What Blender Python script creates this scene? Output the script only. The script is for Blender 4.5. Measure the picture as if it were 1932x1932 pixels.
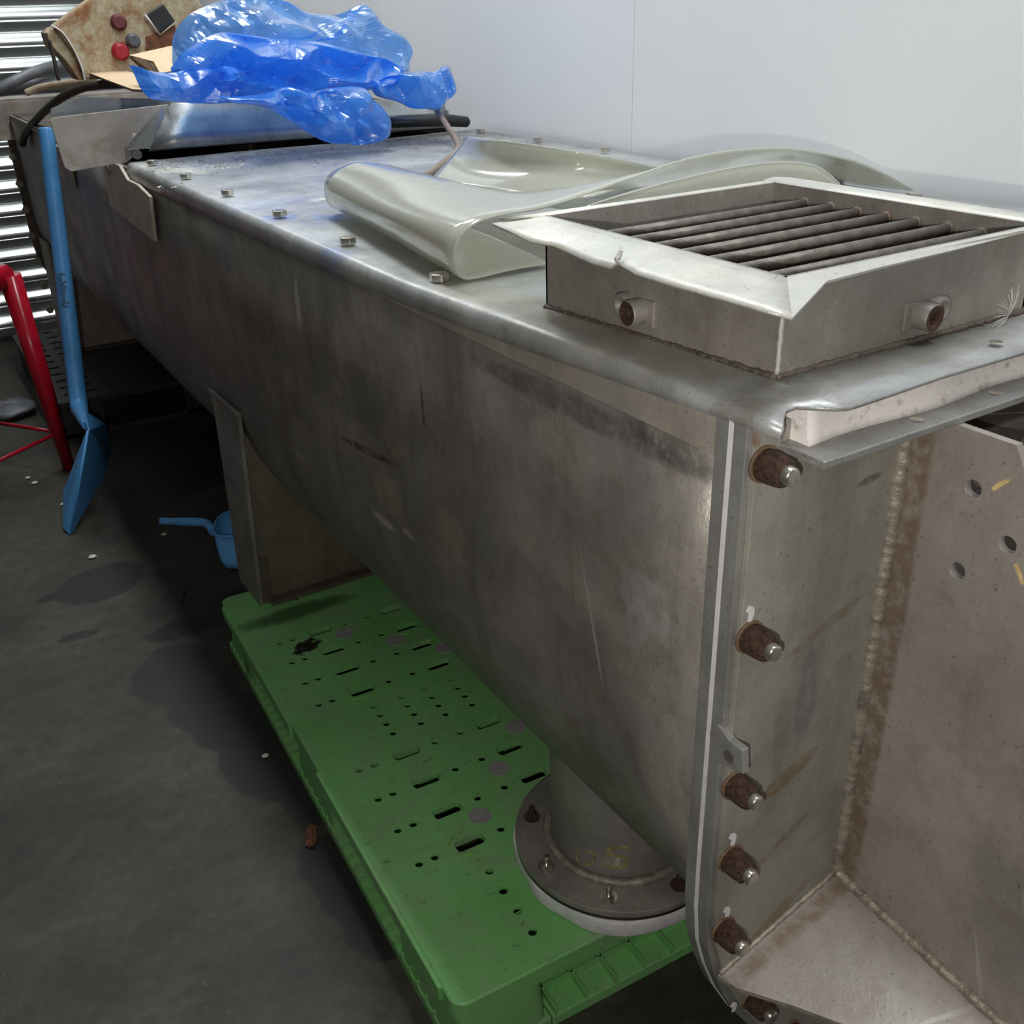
import bpy, bmesh, math, random
from mathutils import Vector, Matrix, noise
random.seed(7)
S = bpy.context.scene
for o in list(bpy.data.objects): bpy.data.objects.remove(o)
PI = math.pi
V3 = Vector

# ---------------------------------------------------------------- camera
F = 1881.1
ROT = Matrix(((0.8490, -0.2592, 0.4603), (-0.5273, -0.3686, 0.7650), (-0.0287, -0.8930, -0.4500)))  # world axes in image axes
def _fit():
    c = 966.0
    def ray(px, py): return V3(((px-c)/F, (py-c)/F, 1.0))
    z = -ray(1086, 4700).normalized(); a = ray(-330, 60).normalized()
    a = (a - z*a.dot(z)).normalized(); x = a.cross(z)
    return Matrix((x, a, z))
ROT = _fit()
EYE = V3((0, 0, 1.4))
def direction(px, py): return ROT @ V3(((px-966.0)/F, (py-966.0)/F, 1.0))
def on_z(px, py, z): d = direction(px, py); return EYE + d*((z-EYE.z)/d.z)
def on_x(px, py, x): d = direction(px, py); return EYE + d*((x-EYE.x)/d.x)
def on_y(px, py, y): d = direction(px, py); return EYE + d*((y-EYE.y)/d.y)
cam_data = bpy.data.cameras.new('camera'); cam = bpy.data.objects.new('camera', cam_data)
S.collection.objects.link(cam); S.camera = cam
cam_data.sensor_width = 36.0; cam_data.sensor_fit = 'HORIZONTAL'; cam_data.lens = F/1932*36
cam_data.clip_start = 0.02
m3 = ROT @ Matrix(((1, 0, 0), (0, -1, 0), (0, 0, -1)))
cam.matrix_world = Matrix.Translation(EYE) @ m3.to_4x4()

# ---------------------------------------------------------------- light
S.view_settings.view_transform = 'Standard'; S.view_settings.look = 'None'
S.view_settings.gamma = 1.0; S.view_settings.use_curve_mapping = False
S.view_settings.exposure = 0.0
w = bpy.data.worlds.new('world'); S.world = w; w.use_nodes = True
w.node_tree.nodes['Background'].inputs[0].default_value = (0.75, 0.85, 1.0, 1)
w.node_tree.nodes['Background'].inputs[1].default_value = 0.05
def area(name, loc, size, power, col=(1, 1, 1), rot=(0, 0, 0)):
    d = bpy.data.lights.new(name, 'AREA'); d.shape = 'RECTANGLE'; d.size, d.size_y = size
    d.energy = power; d.color = col
    o = bpy.data.objects.new(name, d); o.location = loc; o.rotation_euler = rot; S.collection.objects.link(o)
CEIL = 3.0
LAMPS = [(0.85, 0.4), (0.85, 2.2), (0.85, 4.0)]
for lx, ly in LAMPS: area('ceiling_lamp', (lx, ly, CEIL-0.07), (0.22, 1.25), 26, (0.93, 0.97, 1.0))
fl = bpy.data.lights.new('camera_flash', 'POINT'); fl.energy = 23; fl.shadow_soft_size = 0.006; fl.color = (1.0, 0.95, 0.88)
flo = bpy.data.objects.new('camera_flash', fl); S.collection.objects.link(flo)
flo.location = EYE + ROT @ V3((-0.035, 0.075, -0.01))

# ---------------------------------------------------------------- materials
class NT:
    def __init__(s, name):
        s.m = bpy.data.materials.new(name); s.m.use_nodes = True
        s.t = s.m.node_tree; s.t.nodes.clear()
        s.out = s.n('ShaderNodeOutputMaterial'); s.tc = s.n('ShaderNodeTexCoord')
        s.co = s.tc.outputs['Object']; s.pos = s.n('ShaderNodeNewGeometry').outputs['Position']; s.bco = s.co
    def n(s, kind, **kw):
        x = s.t.nodes.new(kind)
        for k, v in kw.items(): setattr(x, k, v)
        return x
    def l(s, a, b): s.t.links.new(a, b)
    def setin(s, sock, v):
        if hasattr(v, 'is_output'): s.l(v, sock)
        else: sock.default_value = v
    def noise(s, scale, detail=6, rough=0.6, stretch=None, co=None, dist=0.0):
        x = s.n('ShaderNodeTexNoise'); x.inputs['Scale'].default_value = scale
        x.inputs['Detail'].default_value = detail; x.inputs['Roughness'].default_value = rough
        x.inputs['Distortion'].default_value = dist
        c = co or s.co
        if stretch:
            mp = s.n('ShaderNodeMapping'); mp.inputs['Scale'].default_value = stretch
            s.l(c, mp.inputs['Vector']); c = mp.outputs['Vector']
        s.l(c, x.inputs['Vector']); return x.outputs['Fac']
    def ramp(s, fac, a, b, lo=0.0, hi=1.0):
        x = s.n('ShaderNodeMapRange'); x.inputs['From Min'].default_value = a; x.inputs['From Max'].default_value = b
        x.inputs['To Min'].default_value = lo; x.inputs['To Max'].default_value = hi
        s.l(fac, x.inputs['Value']); return x.outputs['Result']
    def math(s, op, a, b=0.0, c=0.0):
        x = s.n('ShaderNodeMath', operation=op)
        s.setin(x.inputs[0], a); s.setin(x.inputs[1], b)
        if op in ('MULTIPLY_ADD',): s.setin(x.inputs[2], c)
        return x.outputs[0]
    def mix(s, fac, a, b):
        x = s.n('ShaderNodeMix', data_type='RGBA')
        s.setin(x.inputs[0], fac)
        for i, v in ((6, a), (7, b)):
            s.setin(x.inputs[i], v if hasattr(v, 'is_output') else (*v[:3], 1.0))
        return x.outputs[2]
    def blob(s, center, radii, angle=0.0, axes=(0, 1), edge=0.35, wob=0.5, wscale=12.0):
        """soft-edged irregular stain, in metres in the plane of two axes"""
        sep = s.n('ShaderNodeSeparateXYZ'); s.l(s.bco, sep.inputs[0])
        a = s.math('SUBTRACT', sep.outputs[axes[0]], center[0]); b = s.math('SUBTRACT', sep.outputs[axes[1]], center[1])
        ca, sa = math.cos(angle), math.sin(angle)
        u = s.math('ADD', s.math('MULTIPLY', a, ca), s.math('MULTIPLY', b, sa))
        v = s.math('SUBTRACT', s.math('MULTIPLY', b, ca), s.math('MULTIPLY', a, sa))
        u = s.math('DIVIDE', u, radii[0]); v = s.math('DIVIDE', v, radii[1])
        r = s.math('ADD', s.math('POWER', s.math('ABSOLUTE', u), 2.0), s.math('POWER', s.math('ABSOLUTE', v), 2.0))
        nz = s.math('MULTIPLY', s.math('SUBTRACT', s.noise(wscale, 5, 0.65), 0.5), wob*4)
        r = s.math('ADD', r, nz)
        return s.ramp(r, 1.0+edge, 1.0-edge)
    def bsdf(s, col, rough=0.5, metal=0.0, bump=None, bstr=0.2, bdist=0.002, spec=0.5, **kw):
        p = s.n('ShaderNodeBsdfPrincipled')
        s.setin(p.inputs['Base Color'], col if hasattr(col, 'is_output') else (*col[:3], 1.0))
        s.setin(p.inputs['Roughness'], rough); s.setin(p.inputs['Metallic'], metal)
        p.inputs['Specular IOR Level'].default_value = spec
        for k, v in kw.items(): s.setin(p.inputs[k.replace('_', ' ')], v)
        if bump is not None:
            b = s.n('ShaderNodeBump'); b.inputs['Strength'].default_value = bstr; b.inputs['Distance'].default_value = bdist
            s.l(bump, b.inputs['Height']); s.l(b.outputs[0], p.inputs['Normal'])
        s.l(p.outputs[0], s.out.inputs[0]); return p
def plain(name, col, rough=0.5, metal=0.0, var=0.25, scale=30, bstr=0.15, bdist=0.001, spec=0.5):
    t = NT(name); f = t.ramp(t.noise(scale), 0.3, 0.7)
    c = t.mix(f, [x*(1-var) for x in col], [min(1, x*(1+var)) for x in col])
    t.bsdf(c, rough, metal, t.noise(scale*6, 3), bstr, bdist, spec); return t.m
def steel(name, col=(0.30, 0.285, 0.262), rough=0.42, metal=0.55, rust=0.0, dark=0.5, stretch=None, marks=(), pale=0.25, film=None):
    t = NT(name); t.bco = t.pos; t.co = t.pos
    big = t.ramp(t.noise(4.5, 6, 0.62, dist=0.4), 0.36, 0.64)
    c = t.mix(big, [x*(1-dark*0.42) for x in col], [min(1, x*1.25) for x in col])
    cool = t.ramp(t.noise(7.0, 5, 0.6), 0.45, 0.65)
    c = t.mix(t.math('MULTIPLY', cool, 0.5), c, (col[0]*0.80, col[1]*0.86, col[2]*0.97))
    st = t.ramp(t.noise(10, 7, 0.7, stretch or (1.2, 1.2, 0.22), dist=0.3), 0.48, 0.70)
    c = t.mix(t.math('MULTIPLY', st, 0.6*dark), c, (col[0]*0.42, col[1]*0.38, col[2]*0.34))
    cl = t.ramp(t.noise(24, 8, 0.75), 0.50, 0.72)
    c = t.mix(t.math('MULTIPLY', cl, 0.6*dark), c, (col[0]*0.45, col[1]*0.40, col[2]*0.34))
    sp = t.ramp(t.noise(210, 3, 0.6), 0.62, 0.72)
    c = t.mix(t.math('MULTIPLY', sp, 0.6), c, [x*0.35 for x in col])
    lt = t.ramp(t.noise(95, 5, 0.75), 0.62, 0.74)
    c = t.mix(t.math('MULTIPLY', lt, pale), c, (0.60, 0.58, 0.53))
    if rust:
        rr = t.math('MULTIPLY', t.ramp(t.noise(6.5, 9, 0.76, dist=0.6), 0.60-0.10*rust, 0.74-0.08*rust), min(1, rust*1.6))
        c = t.mix(rr, c, (0.19, 0.10, 0.045))
    for ax, ce, ra, an, colr, amt, wob in marks:
        b = t.blob(ce, ra, an, ax, 0.4, wob, 26.0)
        gr = t.ramp(t.noise(55, 4, 0.7), 0.3, 0.55)
        c = t.mix(t.math('MULTIPLY', t.math('MULTIPLY', b, gr), amt), c, colr)
    # thin scratches: narrow bands of two warped waves
    for ang, scl in ((0.5, 3.0), (-0.8, 2.3)):
        mp = t.n('ShaderNodeMapping'); mp.inputs['Rotation'].default_value = (ang, ang*0.7, ang); mp.inputs['Scale'].default_value = (1, 1, 1); t.l(t.co, mp.inputs['Vector'])
        v = t.n('ShaderNodeTexNoise'); v.inputs['Scale'].default_value = scl; v.inputs['Detail'].default_value = 2; 
        mp2 = t.n('ShaderNodeMapping'); mp2.inputs['Scale'].default_value = (1.0, 30.0, 1.0); t.l(mp.outputs[0], mp2.inputs['Vector']); t.l(mp2.outputs[0], v.inputs['Vector'])
        line = t.ramp(v.outputs['Fac'], 0.70, 0.73)
        gate = t.ramp(t.noise(5, 3, 0.5), 0.52, 0.6)
        c = t.mix(t.math('MULTIPLY', t.math('MULTIPLY', line, gate), 0.45), c, (0.55, 0.53, 0.5) if ang > 0 else (col[0]*0.3, col[1]*0.28, col[2]*0.26))
    h = t.math('ADD', t.math('MULTIPLY', t.noise(240, 3, 0.6), 0.5), t.math('MULTIPLY', t.noise(30, 4, 0.6), 0.9))
    ro = t.ramp(t.noise(8, 6, 0.7), 0.3, 0.75, rough-0.1, rough+0.18)
    t.bsdf(c, ro, metal, h, 0.3, 0.0015); return t.m

# trough side stains: (axes (1,2) = along, up)
SM = []
def side_mark(px, py, ry, rz, an, col, amt, wob=0.6):
    p = on_x(px, py, 0.54); SM.append(((1, 2), (p.y, p.z), (ry, rz), an, col, amt, wob))
TAN = (0.33, 0.29, 0.20)
side_mark(748, 822, 0.045, 0.028, 0, TAN, 0.55); side_mark(735, 930, 0.05, 0.03, 0, TAN, 0.6)
side_mark(727, 982, 0.040, 0.007, 0, (0.5, 0.47, 0.38), 0.9, 0.3); side_mark(772, 1005, 0.018, 0.006, 0, (0.5, 0.47, 0.38), 0.7, 0.3)
side_mark(850, 1000, 0.045, 0.03, 0, TAN, 0.45); side_mark(860, 1045, 0.035, 0.007, 0, TAN, 0.5, 0.3)
side_mark(700, 850, 0.10, 0.006, -0.12, (0.10, 0.06, 0.03), 0.9, 0.5)
side_mark(575, 815, 0.05, 0.02, 0, TAN, 0.5); side_mark(570, 860, 0.05, 0.006, 0, (0.45, 0.43, 0.36), 0.5, 0.3)
side_mark(565, 572, 0.010, 0.045, 0.1, (0.55, 0.53, 0.48), 0.8, 0.4)
side_mark(285, 548, 0.08, 0.05, 0, TAN, 0.28); side_mark(405, 650, 0.07, 0.05, 0, TAN, 0.28)
side_mark(1080, 765, 0.20, 0.014, 0.0, (0.07, 0.065, 0.06), 0.6, 0.5)
side_mark(1270, 838, 0.06, 0.020, 0.1, (0.07, 0.065, 0.06), 0.6, 0.5)
side_mark(600, 690, 0.4, 0.05, 0.0, (0.12, 0.115, 0.11), 0.5, 0.6)
side_mark(1230, 1140, 0.04, 0.03, 0.3, (0.42, 0.42, 0.42), 0.5, 0.8)
side_mark(1210, 1180, 0.02, 0.03, 0.3, (0.42, 0.42, 0.42), 0.4, 0.8)
side_mark(803, 765, 0.004, 0.03, 0.0, (0.05, 0.05, 0.05), 0.8, 0.2)
M = {}
M['side'] = steel('trough_steel', (0.275, 0.255, 0.228), 0.46, 0.25, rust=0.3, dark=0.85, marks=SM)
FM = []
def face_mark(px, py, rx, rz, an, col, amt, wob=0.6):
    p = on_y(px, py, 0.5105); FM.append(((0, 2), (p.x, p.z), (rx, rz), an, col, amt, wob))
RU = (0.22, 0.10, 0.035)
face_mark(1410, 835, 0.012, 0.01, 0, RU, 0.9); face_mark(1385, 880, 0.006, 0.05, 0, (0.3, 0.2, 0.1), 0.6)
face_mark(1560, 1180, 0.05, 0.006, 0.35, (0.2, 0.15, 0.09), 0.6); face_mark(1490, 1460, 0.04, 0.010, 0.4, (0.2, 0.13, 0.06), 0.7)
face_mark(1470, 1590, 0.05, 0.005, 0.5, (0.2, 0.13, 0.06), 0.6); face_mark(1470, 1720, 0.05, 0.008, 0.5, (0.2, 0.13, 0.06), 0.6)
face_mark(1520, 1320, 0.012, 0.05, 0.0, (0.17, 0.165, 0.18), 0.6); face_mark(1475, 1380, 0.01, 0.05, 0.0, (0.19, 0.17, 0.16), 0.5)
face_mark(1640, 905, 0.018, 0.004, 0.1, (0.1, 0.08, 0.07), 0.7)
M['face'] = steel('flange_steel', (0.33, 0.315, 0.275), 0.45, 0.25, rust=0.16, dark=0.65, marks=FM)
M['steel'] = steel('dull_steel', (0.31, 0.29, 0.262), 0.45, 0.3, dark=0.75, rust=0.15)
M['gusset'] = steel('gusset_steel', (0.35, 0.315, 0.28), 0.43, 0.3, rust=0.35, dark=0.6, marks=[
    ((1, 2), (0.494, 0.9), (0.013, 0.5), 0, (0.16, 0.095, 0.05), 0.7, 0.35)])
M['edge'] = steel('cut_edge_steel', (0.34, 0.34, 0.325), 0.36, 0.45, rust=0.3, dark=0.7)
CM = []
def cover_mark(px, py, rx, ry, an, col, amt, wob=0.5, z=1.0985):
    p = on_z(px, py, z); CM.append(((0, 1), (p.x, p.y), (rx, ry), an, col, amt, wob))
PALE = (0.70, 0.68, 0.55); BLU = (0.20, 0.28, 0.50)
cover_mark(335, 320, 0.045, 0.05, 0, PALE, 0.9, 0.9); cover_mark(270, 312, 0.03, 0.06, 0, PALE, 0.9, 0.7); cover_mark(425, 312, 0.05, 0.04, 0, PALE, 0.8, 0.9); cover_mark(375, 324, 0.02, 0.03, 0, PALE, 0.9, 0.6)
cover_mark(598, 377, 0.015, 0.02, 0, PALE, 0.8, 0.5)
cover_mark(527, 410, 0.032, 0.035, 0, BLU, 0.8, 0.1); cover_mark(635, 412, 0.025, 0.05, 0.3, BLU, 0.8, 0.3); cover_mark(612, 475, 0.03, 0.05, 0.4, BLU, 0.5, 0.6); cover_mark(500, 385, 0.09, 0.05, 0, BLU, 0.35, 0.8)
cover_mark(940, 560, 0.035, 0.20, 0.0, (0.42, 0.40, 0.32), 0.7, 0.5, 1.108); cover_mark(1150, 640, 0.03, 0.16, 0.0, (0.36, 0.33, 0.26), 0.7, 0.5, 1.118); cover_mark(1600, 700, 0.2, 0.03, 0.0, (0.26, 0.235, 0.20), 0.7, 0.5, 1.123)
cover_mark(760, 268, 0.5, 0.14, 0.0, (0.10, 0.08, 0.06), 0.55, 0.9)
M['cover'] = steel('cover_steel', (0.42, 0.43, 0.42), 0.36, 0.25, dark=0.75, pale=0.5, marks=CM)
M['inlet'] = steel('inlet_steel', (0.31, 0.285, 0.25), 0.46, 0.3, dark=0.6, rust=0.12, pale=0.5)
M['rim'] = steel('rim_steel', (0.56, 0.545, 0.48), 0.45, 0.3, dark=0.45, pale=0.6)
M['bar'] = plain('bar_steel', (0.15, 0.13, 0.11), 0.48, 0.4, 0.35, 80)
M['tray'] = steel('tray_steel', (0.34, 0.35, 0.34), 0.30, 0.6, dark=0.75)
M['dirty'] = steel('dirty_plate', (0.36, 0.325, 0.28), 0.55, 0.25, rust=0.4, dark=0.5)
M['tanplate'] = steel('tan_plate', (0.58, 0.50, 0.40), 0.55, 0.1, rust=0.4, dark=0.4)
M['brown'] = steel('brown_steel', (0.13, 0.105, 0.085), 0.6, 0.2, rust=0.6, dark=0.5)
M['bolt'] = plain('bolt_steel', (0.62, 0.58, 0.5), 0.25, 0.9, 0.3, 90)
M['weld'] = plain('weld', (0.32, 0.285, 0.235), 0.48, 0.4, 0.45, 60, 0.6, 0.002)
t = NT('rusty_nut'); c = t.mix(t.ramp(t.noise(170, 6, 0.75), 0.38, 0.62), (0.030, 0.016, 0.011), (0.17, 0.085, 0.05))
t.bsdf(c, 0.8, 0.05, t.noise(320, 6, 0.75), 1.0, 0.006); M['rust'] = t.m
M['rustring'] = plain('rust_washer', (0.20, 0.125, 0.075), 0.6, 0.2, 0.5, 70)
t = NT('foam_gasket'); d = t.ramp(t.noise(45, 6, 0.75), 0.55, 0.72)
c = t.mix(d, (0.78, 0.74, 0.72), (0.33, 0.26, 0.21)); t.bsdf(c, 0.85, 0, t.noise(120, 5), 0.4, 0.002); M['gasket'] = t.m
M['white'] = plain('white_seal', (0.72, 0.71, 0.72), 0.6, 0, 0.1, 60)
M['chalk'] = plain('paint_mark', (0.75, 0.74, 0.74), 0.7, 0, 0.1, 60)
M['yellow'] = plain('yellow_marker', (0.34, 0.29, 0.10), 0.6, 0, 0.5, 90)
M['black'] = plain('black_rubber', (0.018, 0.018, 0.018), 0.4, 0, 0.2, 40)
M['tan'] = plain('old_tape', (0.62, 0.47, 0.22), 0.7, 0, 0.25, 80)
# green pallet
t = NT('green_plastic')
c = t.mix(t.ramp(t.noise(3.0, 6, 0.6), 0.35, 0.7), (0.17, 0.47, 0.14), (0.26, 0.60, 0.22))
c = t.mix(t.math('MULTIPLY', t.ramp(t.noise(12, 9, 0.78), 0.47, 0.62), 0.6), c, (0.26, 0.36, 0.20))
c = t.mix(t.math('MULTIPLY', t.ramp(t.noise(34, 6, 0.78, (1, 2, 1)), 0.58, 0.70), 0.75), c, (0.05, 0.075, 0.04))
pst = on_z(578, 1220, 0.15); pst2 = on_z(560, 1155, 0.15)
PAL0 = V3((0.396, 0.870, 0)); PALA = -math.radians(2.66)
def pal_local(p):
    q = Matrix.Rotation(-PALA, 3, 'Z') @ (p-PAL0); return (q.x, q.y)
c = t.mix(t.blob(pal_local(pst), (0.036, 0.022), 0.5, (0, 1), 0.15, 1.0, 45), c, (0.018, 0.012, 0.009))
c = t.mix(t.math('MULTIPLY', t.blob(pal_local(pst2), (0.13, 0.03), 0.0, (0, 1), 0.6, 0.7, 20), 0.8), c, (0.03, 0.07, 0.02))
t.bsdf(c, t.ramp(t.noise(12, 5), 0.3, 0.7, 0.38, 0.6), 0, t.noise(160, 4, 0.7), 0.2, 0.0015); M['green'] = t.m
M['greenmark'] = plain('green_scuff', (0.22, 0.50, 0.12), 0.5, 0, 0.3, 60)
M['disc'] = plain('grey_grip_disc', (0.33, 0.31, 0.31), 0.8, 0, 0.2, 90)
M['blackpallet'] = plain('black_plastic', (0.035, 0.035, 0.036), 0.55, 0, 0.3, 25)
M['blue'] = plain('blue_plastic', (0.075, 0.27, 0.56), 0.38, 0, 0.12, 12, 0.08)
M['bluelight'] = plain('bright_blue_plastic', (0.14, 0.45, 0.90), 0.38, 0, 0.1, 12, 0.08)
M['blueprint'] = plain('dark_blue_print', (0.03, 0.11, 0.24), 0.5, 0, 0.2, 40)
M['red'] = plain('red_paint', (0.38, 0.008, 0.022), 0.22, 0, 0.2, 15, 0.08)
M['card'] = plain('cardboard', (0.66, 0.49, 0.31), 0.8, 0, 0.08, 20)
M['cardedge'] = plain('cardboard_edge', (0.20, 0.13, 0.075), 0.9, 0, 0.3, 200)
M['cable'] = plain('dark_hose', (0.035, 0.026, 0.02), 0.5, 0, 0.3, 40)
M['greypipe'] = plain('grey_conduit', (0.13, 0.135, 0.145), 0.5, 0.2, 0.3, 20)
M['wood'] = plain('wooden_stick', (0.42, 0.33, 0.22), 0.7, 0, 0.3, 25)
M['browntube'] = plain('brown_tube', (0.25, 0.19, 0.15), 0.55, 0, 0.3, 25)
t = NT('rusty_cream_paint')
c = t.mix(t.ramp(t.noise(40, 8, 0.75), 0.40, 0.62), (0.47, 0.43, 0.30), (0.33, 0.23, 0.11))
c = t.mix(t.ramp(t.noise(7, 9, 0.75, dist=0.5), 0.47, 0.60), c, (0.25, 0.105, 0.035))
c = t.mix(t.math('MULTIPLY', t.ramp(t.noise(4.5, 4, 0.6), 0.6, 0.75), 0.9), c, (0.05, 0.022, 0.012))
t.bsdf(c, 0.65, 0, t.noise(90, 5), 0.4, 0.002); M['boxpaint'] = t.m
M['redbutton'] = plain('red_button', (0.36, 0.02, 0.03), 0.35, 0, 0.2, 30)
M['darkred'] = plain('faded_red_button', (0.12, 0.025, 0.028), 0.6, 0, 0.3, 30)
M['greyknob'] = plain('grey_knob', (0.11, 0.115, 0.12), 0.5, 0.2, 0.3, 30)
M['orange'] = plain('orange_plastic', (0.42, 0.21, 0.015), 0.5, 0, 0.2, 30)
M['leaf'] = plain('brown_bark', (0.16, 0.06, 0.03), 0.8, 0, 0.5, 60, 0.8)
M['crumb'] = plain('dark_crumbs', (0.05, 0.035, 0.025), 0.9, 0, 0.5, 60)
M['chip'] = plain('pale_chips', (0.62, 0.60, 0.50), 0.8, 0, 0.2, 60)
M['hair'] = plain('pale_fibre', (0.75, 0.74, 0.7), 0.6, 0, 0.1, 60)
M['wall'] = plain('painted_panel', (0.80, 0.81, 0.82), 0.45, 0, 0.015, 3, 0.05)
M['ceil'] = plain('ceiling_paint', (0.62, 0.63, 0.64), 0.8, 0, 0.03, 3)
M['greywall'] = plain('grey_wall', (0.20, 0.20, 0.20), 0.8, 0, 0.1, 3)
M['slat'] = plain('aluminium_slat', (0.80, 0.84, 0.83), 0.30, 0.9, 0.03, 3, 0.03)
# floor
t = NT('stained_concrete')
c = t.mix(t.ramp(t.noise(3.2, 8, 0.68), 0.36, 0.64), (0.026, 0.0235, 0.018), (0.072, 0.064, 0.047))
c = t.mix(t.math('MULTIPLY', t.ramp(t.noise(26, 8, 0.78), 0.44, 0.62), 0.6), c, (0.022, 0.020, 0.016))
c = t.mix(t.math('MULTIPLY', t.ramp(t.noise(70, 5, 0.75), 0.60, 0.72), 0.5), c, (0.15, 0.14, 0.115))
wet = 0.0
def fz(px, py): p = on_z(px, py, 0); return (p.x, p.y)
for px, py, rx, ry, an, wob in ((190, 1100, 0.125, 0.10, 0.3, 0.05), (95, 1128, 0.035, 0.02, 0, 0.3), (330, 1270, 0.10, 0.13, -0.2, 0.35),
        (420, 1350, 0.09, 0.20, 0.3, 0.4), (490, 1450, 0.07, 0.12, 0.2, 0.4), (640, 1650, 0.06, 0.12, 0, 0.4), (550, 1460, 0.04, 0.2, -0.1, 0.4),
        (700, 1740, 0.05, 0.09, 0, 0.4), (360, 1180, 0.12, 0.05, 0, 0.5), (150, 1200, 0.05, 0.02, 0, 0.6), (350, 870, 0.35, 0.3, 0, 0.4)):
    b = t.blob(fz(px, py), (rx, ry), an, (0, 1), 0.12, wob, 14)
    wet = t.math('MAXIMUM', wet, b)
c = t.mix(t.math('MULTIPLY', wet, 0.85), c, (0.009, 0.010, 0.009))
t.bsdf(c, t.ramp(wet, 0, 1, 0.66, 0.58), 0, t.noise(70, 6, 0.7), 0.35, 0.003); M['floor'] = t.m
# translucent films
def film(name, tcol, dcol, clear, gloss_rough, gloss=0.5, bump=None):
    t = NT(name)
    tr = t.n('ShaderNodeBsdfTransparent'); tr.inputs[0].default_value = (*tcol, 1)
    tl = t.n('ShaderNodeBsdfTranslucent'); tl.inputs[0].default_value = (*dcol, 1)
    df = t.n('ShaderNodeBsdfDiffuse'); df.inputs[0].default_value = (*dcol, 1)
    gl = t.n('ShaderNodeBsdfGlossy'); gl.inputs[0].default_value = (1, 1, 1, 1)
    nz = t.noise(35, 6, 0.7)
    gl.inputs['Roughness'].default_value = gloss_rough
    if bump:
        b = t.n('ShaderNodeBump'); b.inputs['Strength'].default_value = bump[0]; b.inputs['Distance'].default_value = bump[1]
        t.l(t.noise(bump[2], 4, 0.6, dist=0.8), b.inputs['Height'])
        for x in (tl, df, gl): t.l(b.outputs[0], x.inputs['Normal'])
    m1 = t.n('ShaderNodeMixShader'); m1.inputs[0].default_value = 0.5; t.l(tl.outputs[0], m1.inputs[1]); t.l(df.outputs[0], m1.inputs[2])
    m2 = t.n('ShaderNodeMixShader'); t.l(t.ramp(nz, 0.3, 0.7, clear+0.06, clear-0.08), m2.inputs[0]); t.l(m1.outputs[0], m2.inputs[1]); t.l(tr.outputs[0], m2.inputs[2])
    lw = t.n('ShaderNodeLayerWeight'); lw.inputs[0].default_value = 0.5
    frv = t.math('MULTIPLY_ADD', t.math('POWER', lw.outputs['Facing'], 3.5), 0.9, 0.07)
    m3 = t.n('ShaderNodeMixShader'); t.l(t.math('MINIMUM', t.math('MULTIPLY', frv, gloss*2), 0.75), m3.inputs[0])
    t.l(m2.outputs[0], m3.inputs[1]); t.l(gl.outputs[0], m3.inputs[2]); t.l(m3.outputs[0], t.out.inputs[0]); return t.m
M['bag'] = film('blue_film', (0.42, 0.70, 1.0), (0.07, 0.36, 0.90), 0.46, 0.22, 0.5, None)
M['bagthin'] = film('blue_film_single', (0.60, 0.80, 1.0), (0.15, 0.43, 0.90), 0.68, 0.2, 0.5, None)
M['pvc'] = film('clear_pvc', (0.94, 0.95, 0.90), (0.72, 0.72, 0.64), 0.22, 0.13, 0.45, (0.10, 0.003, 14))

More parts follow.
